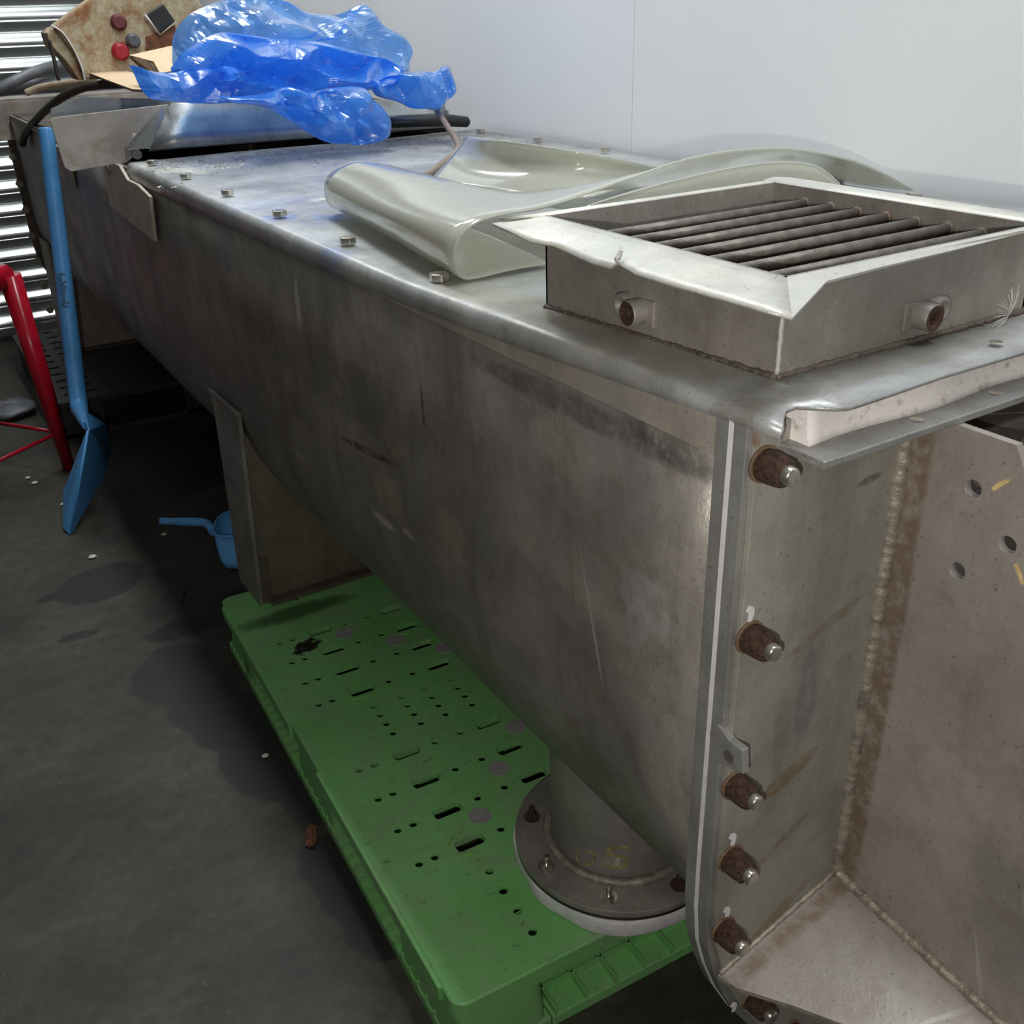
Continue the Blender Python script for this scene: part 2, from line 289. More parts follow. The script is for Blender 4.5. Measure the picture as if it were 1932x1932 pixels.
# ---------------------------------------------------------------- mesh helpers
OFF = {}
class MB:
    def __init__(s): s.v = []; s.f = []; s.sm = []
    def add(s, vs, fs, smooth=False):
        b = len(s.v); s.v += [V3(v) for v in vs]; s.f += [tuple(i+b for i in f) for f in fs]; s.sm += [smooth]*len(fs); return s
    def box(s, a, b, M4=None):
        (x0, y0, z0), (x1, y1, z1) = a, b
        vs = [V3(p) for p in ((x0, y0, z0), (x1, y0, z0), (x1, y1, z0), (x0, y1, z0), (x0, y0, z1), (x1, y0, z1), (x1, y1, z1), (x0, y1, z1))]
        if M4: vs = [M4 @ v for v in vs]
        return s.add(vs, [(0, 3, 2, 1), (4, 5, 6, 7), (0, 1, 5, 4), (1, 2, 6, 5), (2, 3, 7, 6), (3, 0, 4, 7)])
    def rings(s, rings, cap=(True, True), smooth=True, closed=True):
        b = len(s.v); n = len(rings[0])
        for r in rings: s.v += [V3(p) for p in r]
        for i in range(len(rings)-1):
            for j in range(n if closed else n-1):
                k = (j+1) % n
                s.f.append((b+i*n+j, b+i*n+k, b+(i+1)*n+k, b+(i+1)*n+j)); s.sm.append(smooth)
        if cap[0]: s.f.append(tuple(b+j for j in range(n))[::-1]); s.sm.append(False)
        if cap[1]: s.f.append(tuple(b+(len(rings)-1)*n+j for j in range(n))); s.sm.append(False)
        return s
    def tube(s, pts, r, n=12, cap=(True, True), smooth=True, flat=1.0):
        pts = [V3(p) for p in pts]; rs = r if isinstance(r, (list, tuple)) else [r]*len(pts)
        R = []; up = None
        for i, p in enumerate(pts):
            d = (pts[min(i+1, len(pts)-1)]-pts[max(i-1, 0)]).normalized()
            if up is None: up = V3((0, 0, 1)) if abs(d.z) < 0.9 else V3((1, 0, 0))
            x = d.cross(up).normalized(); y = x.cross(d).normalized(); up = y
            R.append([p + x*math.cos(2*PI*k/n)*rs[i] + y*math.sin(2*PI*k/n)*rs[i]*flat for k in range(n)])
        return s.rings(R, cap, smooth)
    def cyl(s, a, b, r, n=24, r2=None, smooth=True): return s.tube([a, b], [r, r if r2 is None else r2], n, smooth=smooth)
    def prism(s, poly, d):
        """poly: closed list of 3-D points, d: thickness vector"""
        n = len(poly); d = V3(d); vs = [V3(p) for p in poly]+[V3(p)+d for p in poly]
        return s.add(vs, [tuple(range(n))[::-1], tuple(range(n, 2*n))]+[(i, (i+1) % n, n+(i+1) % n, n+i) for i in range(n)])
    def grid(s, rows, smooth=True): return s.rings(rows, (False, False), smooth, closed=False)
    def mesh(s, name, off=V3((0, 0, 0)), bevel=0.0, solid=0.0):
        me = bpy.data.meshes.new(name); me.from_pydata([v-off for v in s.v], [], s.f)
        me.polygons.foreach_set('use_smooth', s.sm)
        bm = bmesh.new(); bm.from_mesh(me)
        if solid: bmesh.ops.solidify(bm, geom=bm.faces[:], thickness=solid)
        bmesh.ops.recalc_face_normals(bm, faces=bm.faces)
        if bevel:
            es = [e for e in bm.edges if len(e.link_faces) == 2 and e.calc_face_angle(0) > 0.6]
            bmesh.ops.bevel(bm, geom=es, offset=bevel, segments=2, affect='EDGES', profile=0.5, clamp_overlap=True)
        bm.to_mesh(me); bm.free(); return me
    def build(s, name, mat, parent=None, bevel=0.0, solid=0.0, origin=None):
        if parent is None:
            if origin is None:
                xs = [v.x for v in s.v]; ys = [v.y for v in s.v]
                origin = V3(((min(xs)+max(xs))/2, (min(ys)+max(ys))/2, min(v.z for v in s.v)))
            off = V3(origin)
        else: off = OFF[parent]
        me = s.mesh(name, off, bevel, solid); me.materials.append(M[mat] if isinstance(mat, str) else mat)
        o = bpy.data.objects.new(name, me); S.collection.objects.link(o)
        if parent is None: o.location = off
        else: o.parent = parent
        OFF[o] = off; return o
def tag(o, label, cat, group=None):
    o['label'] = label; o['category'] = cat
    if group: o['group'] = group
    return o
def struct(o): o['kind'] = 'structure'; return o
def empty(name, loc, label=None, cat=None, group=None):
    o = bpy.data.objects.new(name, None); S.collection.objects.link(o); o.location = loc; OFF[o] = V3(loc)
    if label: tag(o, label, cat, group)
    return o
def inst(proto, name, parent, loc, rot=None, scale=None):
    """place a copy (shared mesh) of a proto object and its children; proto mesh is in its own local frame"""
    c = proto.copy(); c.name = name; S.collection.objects.link(c); c.parent = parent
    c.location = V3(loc)-OFF[parent] if parent else V3(loc); OFF[c] = V3(loc)
    if rot is not None: c.rotation_euler = rot
    if scale is not None: c.scale = (scale,)*3
    for ch in proto.children:
        d = ch.copy(); S.collection.objects.link(d); d.parent = c
    return c
PROTOS = []
def proto(mb, name, mat, bevel=0.0):
    me = mb.mesh(name, V3((0, 0, 0)), bevel); me.materials.append(M[mat])
    o = bpy.data.objects.new(name, me); S.collection.objects.link(o); PROTOS.append(o); OFF[o] = V3((0, 0, 0)); return o
def hexring(r, y, rot=0.0): return [V3((r*math.cos(PI/3*k+rot), y, r*math.sin(PI/3*k+rot))) for k in range(6)]
def bezier(pts, n=8):
    """Catmull-Rom through the points"""
    pts = [V3(p) for p in pts]; out = []
    for i in range(len(pts)-1):
        p0, p1, p2, p3 = pts[max(i-1, 0)], pts[i], pts[i+1], pts[min(i+2, len(pts)-1)]
        for k in range(n):
            u = k/n
            out.append(0.5*((2*p1)+(p2-p0)*u+(2*p0-5*p1+4*p2-p3)*u*u+(-p0+3*p1-3*p2+p3)*u*u*u))
    out.append(pts[-1]); return out

# ---------------------------------------------------------------- the room
WX = 1.53; YB = 5.4
struct(MB().box((-3.5, -2.5, -0.05), (WX, YB+0.3, 0)).build('floor', 'floor', origin=(0, 0, 0)))
struct(MB().box((-3.5, -2.5, CEIL), (WX+0.1, YB+0.3, CEIL+0.05)).build('ceiling', 'ceil'))
wr = struct(MB().box((WX+0.003, -2.5, 0), (WX+0.1, YB+0.2, CEIL)).build('wall_right', 'greywall'))
seams = [-2.5, -0.61, 0.66, 1.945, 3.235, 4.50, YB+0.1]
for a, b in zip(seams[:-1], seams[1:]):
    MB().box((WX-0.006, a+0.0012, 0.0), (WX+0.004, b-0.0012, CEIL)).build('panel', 'wall', wr, bevel=0.002)
struct(MB().box((-3.55, -2.5, 0), (-3.5, YB+0.2, CEIL)).build('wall_left', 'greywall'))
struct(MB().box((-3.5, -2.55, 0), (WX+0.1, -2.5, CEIL)).build('wall_front', 'greywall'))
struct(MB().box((-3.5, YB+0.12, 0), (WX+0.1, YB+0.2, CEIL)).build('wall_back', 'greywall'))
# roller shutter
door = struct(MB().box((-2.5, YB+0.06, 0), (1.3, YB+0.075, 2.9)).build('door_1', 'greypipe'))
PITCH = 0.104
prof = [(0.000, 0.0), (0.004, 0.002), (0.022, 0.026), (0.0255, 0.031), (0.027, 0.038), (0.026, 0.048), (0.024, 0.0505), (0.019, 0.0520), (0.0185, 0.054), (0.0215, 0.056), (0.0225, 0.060), (0.020, 0.064), (0.006, 0.098), (0.002, 0.103), (0.0, 0.104)]
prof = [(d, 0.104-h) for d, h in prof][::-1]
rows = [[V3((-2.5, -d, h)), V3((1.3, -d, h))] for d, h in prof]
slat = proto(MB().grid(rows), 'slat', 'slat')
for k in range(27): inst(slat, 'slat', door, (0, YB+0.045, 0.02+k*PITCH))
MB().box((1.28, YB-0.03, 0), (1.36, YB+0.08, 2.9)).build('guide_rail', 'greypipe', door)
for lx, ly in LAMPS:
    o = empty('ceiling_light', (lx, ly, CEIL), 'white ceiling batten light above the machine, %s' % ('nearest the camera' if ly < 1 else 'the middle one' if ly < 3 else 'nearest the roller shutter'), 'light', 'ceiling lights above the machine')
    MB().box((lx-0.13, ly-0.66, CEIL-0.055), (lx+0.13, ly+0.66, CEIL)).build('housing', 'wall', o, bevel=0.004)

# ---------------------------------------------------------------- the trough
TX, TZ, TR = 1.019, 0.72, 0.479; ZT = 1.078
T = empty('conveyor_trough', (TX, 2.6, 0.15), 'long grey steel U-shaped conveyor trough standing on the green pallet', 'machine')
def ucurve(r, z0, ztop, n=40, cx=TX):
    return [V3((cx-r, 0, ztop)), V3((cx-r, 0, z0+0.2)), V3((cx-r, 0, z0+0.08))]+[V3((cx-r*math.cos(PI*k/n), 0, z0-r*math.sin(PI*k/n))) for k in range(n+1)]+[V3((cx+r, 0, z0+0.08)), V3((cx+r, 0, ztop))]
sec = ucurve(TR, TZ, ZT)
ys = [0.55+i*(4.70-0.55)/40 for i in range(41)]
mb = MB(); mb.grid([[p+V3((0.0012*math.sin(y*7+p.z*9), y, 0)) for p in sec] for y in ys])
mb.build('trough_shell', 'side', T, solid=0.004)
# stiffening angle along the top edge
mb = MB()
for sx, x0 in ((-1, TX-TR), (1, TX+TR)):
    pr = [(0, 1.066), (0.006, 1.066), (0.006, ZT), (-0.03, ZT), (-0.03, ZT+0.006), (0.006*0, ZT+0.006)]
    a = [V3((x0+(-sx if False else sx*-1)*-1*0, 0, 0)) for _ in pr]
    R = [[V3((x0+sx*u, y, z)) for u, z in [(0, 1.066), (0.006, 1.066), (0.006, zt2), (0.002, zt2), (-0.004, ZT+0.006), (-0.035, ZT+0.006), (-0.035, ZT), (0, ZT)]] for y, zt2 in ((0.553, 1.112), (0.70, 1.106), (0.85, 1.098), (1.0, 1.091), (1.15, 1.086), (4.70, 1.084))]
    mb.rings(R, smooth=False)
mb.build('edge_angle', 'dirty', T)
# end flange: outline measured, mirrored
K_F = 0.525/0.508
def sc(p): return EYE+(V3(p)-EYE)*K_F
half = [(0.508, 1.080), (0.508, 0.80), (0.508, 0.66), (0.509, 0.60), (0.514, 0.55), (0.525, 0.51), (0.543, 0.462), (0.565, 0.418), (0.59, 0.378), (0.62, 0.338), (0.66, 0.292), (0.72, 0.245), (0.80, 0.206), (0.90, 0.182), (TX, 0.175)]
half = [(x*K_F, 1.4-(1.4-z)*K_F) for x, z in half]; half[0] = (half[0][0], 1.107)
outl = half + [(2*TX-x, z) for x, z in half[::-1][1:]]
def inset(d): return [(x+d if x < TX-0.05 else (x-d if x > TX+0.05 else x), z+(d if z < 0.6 else 0)) for x, z in outl]
def plate(mb, o, y0, y1): return mb.prism([V3((x, y0, z)) for x, z in o], (0, y1-y0, 0))
fo = plate(MB(), outl, 0.5365, 0.552); fo.build('rear_flange', 'edge', T, bevel=0.001)
plate(MB(), inset(-0.0005), 0.532, 0.5365).build('flange_seal', 'white', T)
ef = plate(MB(), inset(0.0), 0.5165, 0.532).build('front_flange', 'edge', T, bevel=0.001)
pl = plate(MB(), inset(0.006), 0.5105, 0.5165).build('end_plate', 'face', T, bevel=0.001)
YF = 0.5105
# nuts
nut = proto(MB().rings([hexring(0.0142, 0.0), hexring(0.0142, -0.012), hexring(0.0132, -0.0150)], smooth=False), 'nut', 'rust', bevel=0.0012)
w_ = MB(); w_.cyl((0, 0.0, 0), (0, -0.0025, 0), 0.0158, 28)
wsh = proto(w_, 'washer', 'rustring'); PROTOS.remove(wsh); wsh.parent = nut; OFF[wsh] = V3()
wn = MB(); wn.rings([[V3((r*math.cos(2*PI*k/18), y, r*math.sin(2*PI*k/18))) for k in range(18)] for r, y in ((0.0136, -0.0025), (0.0137, -0.006), (0.0136, -0.012), (0.0131, -0.019), (0.0121, -0.0235), (0.0098, -0.0252))])
ff = proto(wn, 'nut_collar', 'rust'); PROTOS.remove(ff); ff.parent = nut
st = MB(); st.tube([(0, -0.012, 0), (0, -0.031, 0), (0, -0.033, 0)], [0.0079, 0.0079, 0.0064], 20)
std = proto(st, 'stud', 'bolt'); PROTOS.remove(std); std.parent = nut
nuts = [(1447, 878), (1419, 1205), (1390, 1484), (1382, 1623), (1368, 1757), (1424, 1886)]
for i, (px, py) in enumerate(nuts):
    p = on_y(px, py, YF-0.004)
    inst(nut, 'nut', T, (p.x, YF, p.z), (0, 0.3*i, 0))
for x, z in ((0.67, 0.30), (0.78, 0.235), (0.91, 0.20), (1.03, 0.19)): inst(nut, 'nut', T, (x, YF, z))
# chalk ticks by the nuts
def ribbon(mb, pts, wdt, nrm, th=0.0006):
    pts = bezier(pts, 5); nrm = V3(nrm); L_ = []; R_ = []
    for i, p in enumerate(pts):
        d = (pts[min(i+1, len(pts)-1)]-pts[max(i-1, 0)]).normalized(); s_ = d.cross(nrm).normalized()*wdt/2*(1-0.5*abs(i/(len(pts)-1)-0.35))
        L_.append(p+s_); R_.append(p-s_)
    mb.rings([[l, r, r+nrm*th, l+nrm*th] for l, r in zip(L_, R_)], smooth=False)
for px, py in ((1414, 1158), (1381, 1584), (1370, 1722), (1383, 1900)):
    mb = MB(); p = on_y(px, py, YF); ribbon(mb, [p+V3((-0.003, 0, 0.006)), p+V3((0.002, 0, 0.002)), p+V3((0.001, 0, -0.008))], 0.007, (0, -1, 0))
    mb.build('paint_tick', 'chalk', T)
# threaded lug on the flange edge
lug = [(1345, 1440), (1345, 1375), (1357, 1362), (1376, 1392), (1403, 1412), (1403, 1460), (1372, 1442)]
lp = [on_x(px, py, 0.525) for px, py in ((1341, 1380), (1357, 1366), (1378, 1396), (1403, 1415), (1404, 1460), (1380, 1448), (1362, 1438), (1343, 1440))]
lp = [p+V3((-0.0016, 0, 0)) for p in lp]
lg = MB().prism(lp, (0.008, 0, 0)).build('threaded_lug', 'edge', T, bevel=0.0008)
c0 = on_x(1375, 1428, 0.523)
MB().rings([[V3((c0.x-0.0004, c0.y+r*math.cos(2*PI*k/16), c0.z+r*math.sin(2*PI*k/16))) for k in range(16)] for r in (0.0035, 0.0055, 0.0065)], (True, False)).build('threaded_hole', 'bolt', lg)
# top angle on the end with its foam seal
ZA = 1.090
mb = MB(); mb.box((0.5535, 0.463, ZA-0.007), (1.47, 0.545, ZA))
ta = mb.build('top_angle', 'edge', T, bevel=0.0012)
for px, py in ((1731, 792), (1880, 742)):
    p = on_z(px, py, ZA); MB().rings([[V3((p.x+r*math.cos(2*PI*k/20), p.y+r*math.sin(2*PI*k/20), ZA+h)) for k in range(20)] for r, h in ((0.0035, 0.0002), (0.0052, 0.0008), (0.0062, 0.0003))], (True, False)).build('bolt_hole', 'bolt', ta)
fr = []
for i in range(60):
    x = 0.566+(1.46-0.566)*i/59; y = 0.494+0.003*math.sin(i*0.5)
    h = 1.119+0.0015*math.sin(i*1.3)
    fr.append([V3((x, y-0.004, ZA)), V3((x, y-0.001, ZA+0.006)), V3((x, y+0.002, h)), V3((x, y+0.035, h)), V3((x, y+0.035, ZA))])
MB().rings(fr).build('foam_seal', 'gasket', T)
# gusset with three holes, boolean-free: holes as bored discs
GX = 0.711
gout = [V3((GX, y, z)) for y, z in ((YF, ZA-0.007), (0.410, ZA-0.007), (0.400, 1.066), (0.370, 1.0), (0.330, 0.90), (0.28, 0.76), (0.25, 0.62), (0.25, 0.516), (YF, 0.538))]
def with_holes(polys_mb, cutters, name, mat, parent, bevel=0.0):
    me = polys_mb.mesh(name+'_a'); me2 = cutters.mesh(name+'_b')
    a = bpy.data.objects.new('tmpa', me); b = bpy.data.objects.new('tmpb', me2)
    S.collection.objects.link(a); S.collection.objects.link(b)
    md = a.modifiers.new('b', 'BOOLEAN'); md.operation = 'DIFFERENCE'; md.object = b; md.solver = 'EXACT'
    dg = bpy.context.evaluated_depsgraph_get(); ev = a.evaluated_get(dg); nm = bpy.data.meshes.new_from_object(ev)
    bpy.data.objects.remove(a); bpy.data.objects.remove(b)
    off = OFF[parent] if parent else V3()
    nm.transform(Matrix.Translation(-off)); nm.name = name; nm.materials.clear(); nm.materials.append(M[mat])
    o = bpy.data.objects.new(name, nm); S.collection.objects.link(o)
    if parent: o.parent = parent
    OFF[o] = off; return o
holes = [on_x(px, py, GX) for px, py in ((1836, 922), (1901, 1028), (1806, 1077))]
cut = MB()
for h in holes: cut.cyl(h+V3((-0.03, 0, 0)), h+V3((0.03, 0, 0)), 0.0078, 28)
gs = with_holes(MB().prism(gout, (0.008, 0, 0)), cut, 'gusset_plate', 'gusset', T)
for px, py, l_, an in ((1890, 912, 0.010, -0.9), (1925, 1085, 0.010, 0.9)):
    p = on_x(px, py, GX-0.0004); mb = MB(); ribbon(mb, [p+V3((0, l_*math.cos(an), l_*math.sin(an))), p, p-V3((0, l_*0.8*math.cos(an+0.2), l_*0.8*math.sin(an+0.2)))], 0.004, (-1, 0, 0)); mb.build('tape_scrap', 'tan', gs)
# second bracket web further back, dark bore behind
MB().prism([V3((0.98, y, z)) for y, z in ((YF, 1.08), (0.42, 1.08), (0.33, 0.80), (0.27, 0.52), (YF, 0.53))], (0.008, 0, 0)).build('gusset_plate', 'gusset', T)
MB().box((0.74, 0.475, 1.0), (0.96, YF, 1.06)).build('bearing_mount', 'brown', T, bevel=0.003)
# shelf plate at the bottom
sh = [V3(p) for p in ((0.515, YF, 0.529), (0.676, YF, 0.560), (GX, YF, 0.562), (GX+0.3, YF, 0.562), (GX+0.3, 0.25, 0.553), (0.69, 0.27, 0.545))]
f0_ = on_y(1354, 1839, YF); g0_ = V3((GX, YF, 0.538)); g1_ = V3((GX, 0.28, 0.519))
n_ = (g0_-f0_).cross(g1_-g0_).normalized()
def on_plane(px, py): d = direction(px, py); return EYE+d*((f0_-EYE).dot(n_)/d.dot(n_))
def plane_at(x, y): return V3((x, y, f0_.z-(n_.x*(x-f0_.x)+n_.y*(y-f0_.y))/n_.z))
sh = [f0_, g0_, plane_at(GX+0.25, YF), plane_at(GX+0.25, 0.24), plane_at(0.66, 0.25), on_plane(1590, 1932), on_plane(1500, 1898), on_plane(1386, 1862)]
MB().prism(sh, (0, 0, -0.006)).build('shelf_plate', 'gusset', T, bevel=0.0006)
# weld beads
def weld(name, a, b, r, parent, step=0.004, mat='weld', wob=0.25):
    a, b = V3(a), V3(b); n = max(4, int((b-a).length/step)); pts = []; rs = []
    for i in range(n+1):
        pts.append(a.lerp(b, i/n)+V3([random.uniform(-1, 1)*r*wob*0.4 for _ in range(3)])); rs.append(r*(0.9+wob*0.7*math.sin(i*2.1)*0.5+random.uniform(-0.1, 0.1)))
    return MB().tube(pts, rs, 8).build(name, mat, parent)
weld('weld_bead', (GX-0.001, YF-0.001, 1.082), (GX-0.001, YF-0.001, 0.538), 0.0085, T, wob=0.07, step=0.003)
weld('weld_bead', (GX-0.001, YF-0.004, 0.538), (GX-0.001, 0.28, 0.519), 0.0078, T, wob=0.10, step=0.003)
weld('weld_bead', (f0_.x+0.002, YF-0.001, f0_.z+0.001), (GX-0.004, YF-0.001, 0.538), 0.0035, T)
weld('weld_bead', (0.537, 0.537, 1.06), (0.537, 0.537, 0.72), 0.003, T, mat='dirty')
# outlet pipe
PC = V3((0.765, 0.965, 0)); PR = 0.111
def zt(x): return TZ-math.sqrt(max(0, TR*TR-(TX-x)**2)) if x > TX-TR else TZ
n = 64; ring0 = []; ring1 = []
for k in range(n):
    a = 2*PI*k/n; x = PC.x+PR*math.cos(a); y = PC.y+PR*math.sin(a)
    ring0.append(V3((x, y, 0.200))); ring1.append(V3((x, y, zt(x)+0.003)))
op = MB().rings([ring0, [a.lerp(b, 0.5) for a, b in zip(ring0, ring1)], ring1], (False, False)).build('outlet_pipe', 'steel', T)
mb = MB(); mb.tube([p+V3(((p.x-PC.x)*0.02, (p.y-PC.y)*0.02, -0.004)) for p in ring1+[ring1[0]]], 0.006, 8, (False, False)); mb.build('pipe_weld', 'weld', op)
def disc(mb, z0, z1, r, wob=0.0, r_in=None):
    mb.rings([[V3((PC.x+(r+wob*noise.noise(V3((math.cos(a)*2, math.sin(a)*2, 3))))*math.cos(a), PC.y+(r+wob*noise.noise(V3((math.cos(a)*2, math.sin(a)*2, 3))))*math.sin(a), z)) for a in [2*PI*k/96 for k in range(96)]] for z in (z0, z1)])
    return mb
pf = disc(MB(), 0.188, 0.200, 0.170).build('pipe_flange', 'steel', T, bevel=0.001)
disc(MB(), 0.1815, 0.188, 0.1690).build('rubber_seal', 'black', pf)
disc(MB(), 0.1515, 0.1815, 0.1700, 0.014).build('foam_pad', 'white', pf, bevel=0.003)
mb = MB(); mb.tube([(PC.x+(PR+0.006)*math.cos(2*PI*k/60), PC.y+(PR+0.006)*math.sin(2*PI*k/60), 0.203) for k in range(61)], [0.0075+0.001*math.sin(k*2.3) for k in range(61)], 8, (False, False)); mb.build('weld_ring', 'weld', pf)
fbm = MB().cyl((0, 0, 0), (0, 0, 0.0022), 0.0135, 24); fbm.rings([[V3((r*math.cos(PI/3*k), r*math.sin(PI/3*k), z)) for k in range(6)] for r, z in ((0.0095, 0.002), (0.0095, 0.0085), (0.0085, 0.0095))], smooth=False)
fbm.rings([[V3((r*math.cos(PI/6*k), r*math.sin(PI/6*k), z)) for k in range(12)] for r, z in [(0.0050 if q % 2 else 0.0043, 0.009+0.0011*q) for q in range(12)]+[(0.0036, 0.0225)]])
fb = proto(fbm, 'flange_bolt', 'bolt')
fbr = fb.copy(); fbr.data = fb.data.copy(); fbr.data.materials[0] = M['rust']; S.collection.objects.link(fbr); PROTOS.append(fbr)
base = on_z(1010, 1645, 0.203); a0 = math.atan2(base.y-PC.y, base.x-PC.x)
for k in range(8):
    a = a0+2*PI*k/8*1.0; src = fbr if k in (2, 7) else fb
    inst(src, 'flange_bolt', pf, (PC.x+0.145*math.cos(a), PC.y+0.145*math.sin(a), 0.200))
# hand-written yellow marks on the pipe: 0 5
mb = MB()
def onpipe(u, z, r=PR+0.0006):
    a = u; return V3((PC.x+r*math.cos(a), PC.y+r*math.sin(a), z))
def stroke(pts, wdt):
    pts = bezier([V3((u, z, 0)) for u, z in pts], 6)
    L_ = []
    for i, p in enumerate(pts):
        d = (pts[min(i+1, len(pts)-1)]-pts[max(i-1, 0)]); d = V3((d.x*PR, d.y, 0)).normalized()
        s_ = V3((-d.y/PR, d.x, 0))*wdt/2
        L_.append([onpipe(p.x+s_.x, p.y+s_.y), onpipe(p.x-s_.x, p.y-s_.y), onpipe(p.x-s_.x, p.y-s_.y, PR-0.0005), onpipe(p.x+s_.x, p.y+s_.y, PR-0.0005)])
    mb.rings(L_, smooth=False)
def pipe_uv(px, py):
    d = direction(px, py); ox = EYE.x-PC.x; oy = EYE.y-PC.y
    A = d.x**2+d.y**2; B = 2*(ox*d.x+oy*d.y); Cc = ox*ox+oy*oy-PR*PR; tt = (-B-math.sqrt(max(0, B*B-4*A*Cc)))/(2*A)
    p = EYE+d*tt; return (math.atan2(p.y-PC.y, p.x-PC.x), p.z)
for st_, wd in (([(1090, 1606), (1087, 1618), (1094, 1626)], 0.0028), ([(1103, 1632), (1116, 1629), (1122, 1616), (1112, 1606), (1104, 1604)], 0.0036),
        ([(1186, 1600), (1170, 1598), (1150, 1602), (1148, 1610), (1164, 1614), (1180, 1620), (1178, 1633), (1158, 1637), (1140, 1628)], 0.0044)):
    stroke([pipe_uv(*q) for q in st_], wd)
mb.build('marker_writing', 'yellow', op)
# support legs
def arc_pts(z_hi, n=20, r=TR+0.004):
    a0 = math.asin(min(1, (TZ-z_hi)/r)); return [(TX-r*math.cos(a0+(PI-2*a0)*k/n), TZ-r*math.sin(a0+(PI-2*a0)*k/n)) for k in range(n+1)]
def leg(y, z0, zt_, mweb, mflange, wdir=0.14):
    a = arc_pts(zt_-0.01); web = [V3((0.537, y, zt_)), V3((0.528, y, z0)), V3((2*TX-0.528, y, z0)), V3((2*TX-0.537, y, zt_))]+[V3((x, y, z)) for x, z in a[::-1]]
    root = MB().prism(web, (0, 0.008, 0)).build('support_leg', mweb, T)
    for s_ in (1, -1):
        X = lambda x: x if s_ == 1 else 2*TX-x
        MB().prism([V3((X(0.534), y-0.05, zt_-0.005)), V3((X(0.534), y+wdir, zt_-0.01)), V3((X(0.524), y+wdir, z0)), V3((X(0.524), y-0.012, z0))], (0.009*s_, 0, 0)).build('side_plate', mflange, root, bevel=0.001)
        MB().box((min(X(0.532), X(0.56)), y-0.008, z0), (max(X(0.532), X(0.56)), y+0.03, z0+0.12)).build('foot_block', 'brown', root, bevel=0.002)
    MB().box((0.55, y-0.03, z0), (2*TX-0.55, y+0.09, z0+0.010)).build('foot_plate', 'brown', root, bevel=0.001)
    weld('weld_bead', (0.545, y-0.002, zt_-0.02), (0.66, y-0.002, zt(0.66)-0.003), 0.004, root, mat='rustring')
    return root
M['web'] = steel('web_steel', (0.19, 0.165, 0.125), 0.5, 0.2, rust=0.9, dark=0.7)
lg1 = leg(2.06, 0.1505, 0.655, 'web', 'steel')
weld('weld_bead', (0.533, 2.0, 0.652), (0.533, 2.2, 0.648), 0.006, T, wob=0.1, mat='steel')
lg2 = leg(4.50, 0.150, 0.62, 'dirty', 'dirty')
# brackets on the side wall under the cover
p_ = [(2.87, 1.060), (2.875, 0.968), (2.43, 0.945), (2.395, 1.05), (2.50, 1.064), (2.60, 1.064), (2.66, 1.09), (2.82, 1.092), (2.86, 1.082)]
hb = MB().prism([V3((0.520, y, z)) for y, z in p_], (0.008, 0, 0)).build('hinge_plate', 'tanplate', T, bevel=0.001)
MB().cyl((0.515, 2.79, 1.07), (0.521, 2.79, 1.07), 0.014, 20).build('boss', 'steel', hb)
MB().prism([V3((0.521, y, z)) for y, z in ((3.75, 1.06), (3.75, 0.98), (3.42, 0.95), (3.40, 1.06))], (0.012, 0, 0)).build('hinge_plate', 'dirty', T, bevel=0.001)
MB().box((0.545, 3.2, 1.0845), (1.49, 4.65, 1.0885)).build('added_light_block', 'brown', T)  # added plate, blocks lamp light from entering the open rear of the trough
# far end flange with bolts and cross beam
mb = MB(); plate(mb, [(x-0.012 if x < TX else x+0.012, z) for x, z in inset(-0.0)], 4.70, 4.73); fe = mb.build('end_flange', 'brown', T, bevel=0.001)
bh = proto(MB().rings([hexring(0.016, 0), hexring(0.016, -0.012), hexring(0.013, -0.014)], smooth=False), 'bolt_head', 'dirty')
for k in range(9): inst(bh, 'bolt_head', fe, (0.516, 4.70, 1.03-k*0.105))
MB().box((0.10, 4.66, 0.99), (1.35, 4.69, 1.135)).build('cross_beam', 'dirty', T, bevel=0.003)
cb = MB().box((0.10, 4.66, 1.135), (1.35, 4.86, 1.142)).build('beam_flange', 'dirty', T)
MB().cyl((0.545, 4.652, 1.045), (0.545, 4.66, 1.045), 0.02, 20).build('plug', 'brown', T)

# ---------------------------------------------------------------- the cover with grated inlet
CV = empty('trough_cover', (1.0, 1.6, ZT), 'grey sheet steel cover bolted over the near end of the trough, with grated inlet box', 'cover')
def table(tb, y):
    if y <= tb[0][0]: return tb[0][1]
    for (a, u), (b, v) in zip(tb[:-1], tb[1:]):
        if a <= y <= b: return u+(v-u)*(y-a)/(b-a)
    return tb[-1][1]
def lidz(y): return table([(0.45, 1.125), (0.55, 1.1235), (0.70, 1.119), (0.85, 1.112), (1.0, 1.104), (1.15, 1.0985), (1.3, 1.098)], y)
def lipf(y): u = max(0, min(1, (1.3-y)/0.8)); return u*u*(3-2*u)
yg = sorted(set([0.0]+[0.62, 0.70, 0.80, 0.88]+[0.553, 0.895, 0.97]+[1.05+0.1*i for i in range(14)]+[2.45, 2.55, 2.635]))[1:]
def lip_profile(y):
    f = lipf(y); z = lidz(y)
    foldx = table([(0.50, 0.556), (0.74, 0.5456), (0.94, 0.5393), (1.2, 0.533)], y); bx = table([(0.5, 0.524), (0.95, 0.53)], y); bz = table([(0.48, 1.1095), (0.684, 1.096), (0.85, 1.085), (0.945, 1.080), (1.23, 1.069), (1.7, 1.0645), (2.6, 1.063)], y)
    pts = []
    a = V3((bx, 0, bz)); b = V3((bx+0.003, 0, z-0.001)); c_ = V3((foldx+0.012, 0, z))
    pts = [a, a.lerp(b, 0.5)]
    for k in range(1, 7):
        u = k/6; q0 = a.lerp(b, 0.5).lerp(b, u); q1 = b.lerp(c_, u); pts.append(q0.lerp(q1, u))
    return pts
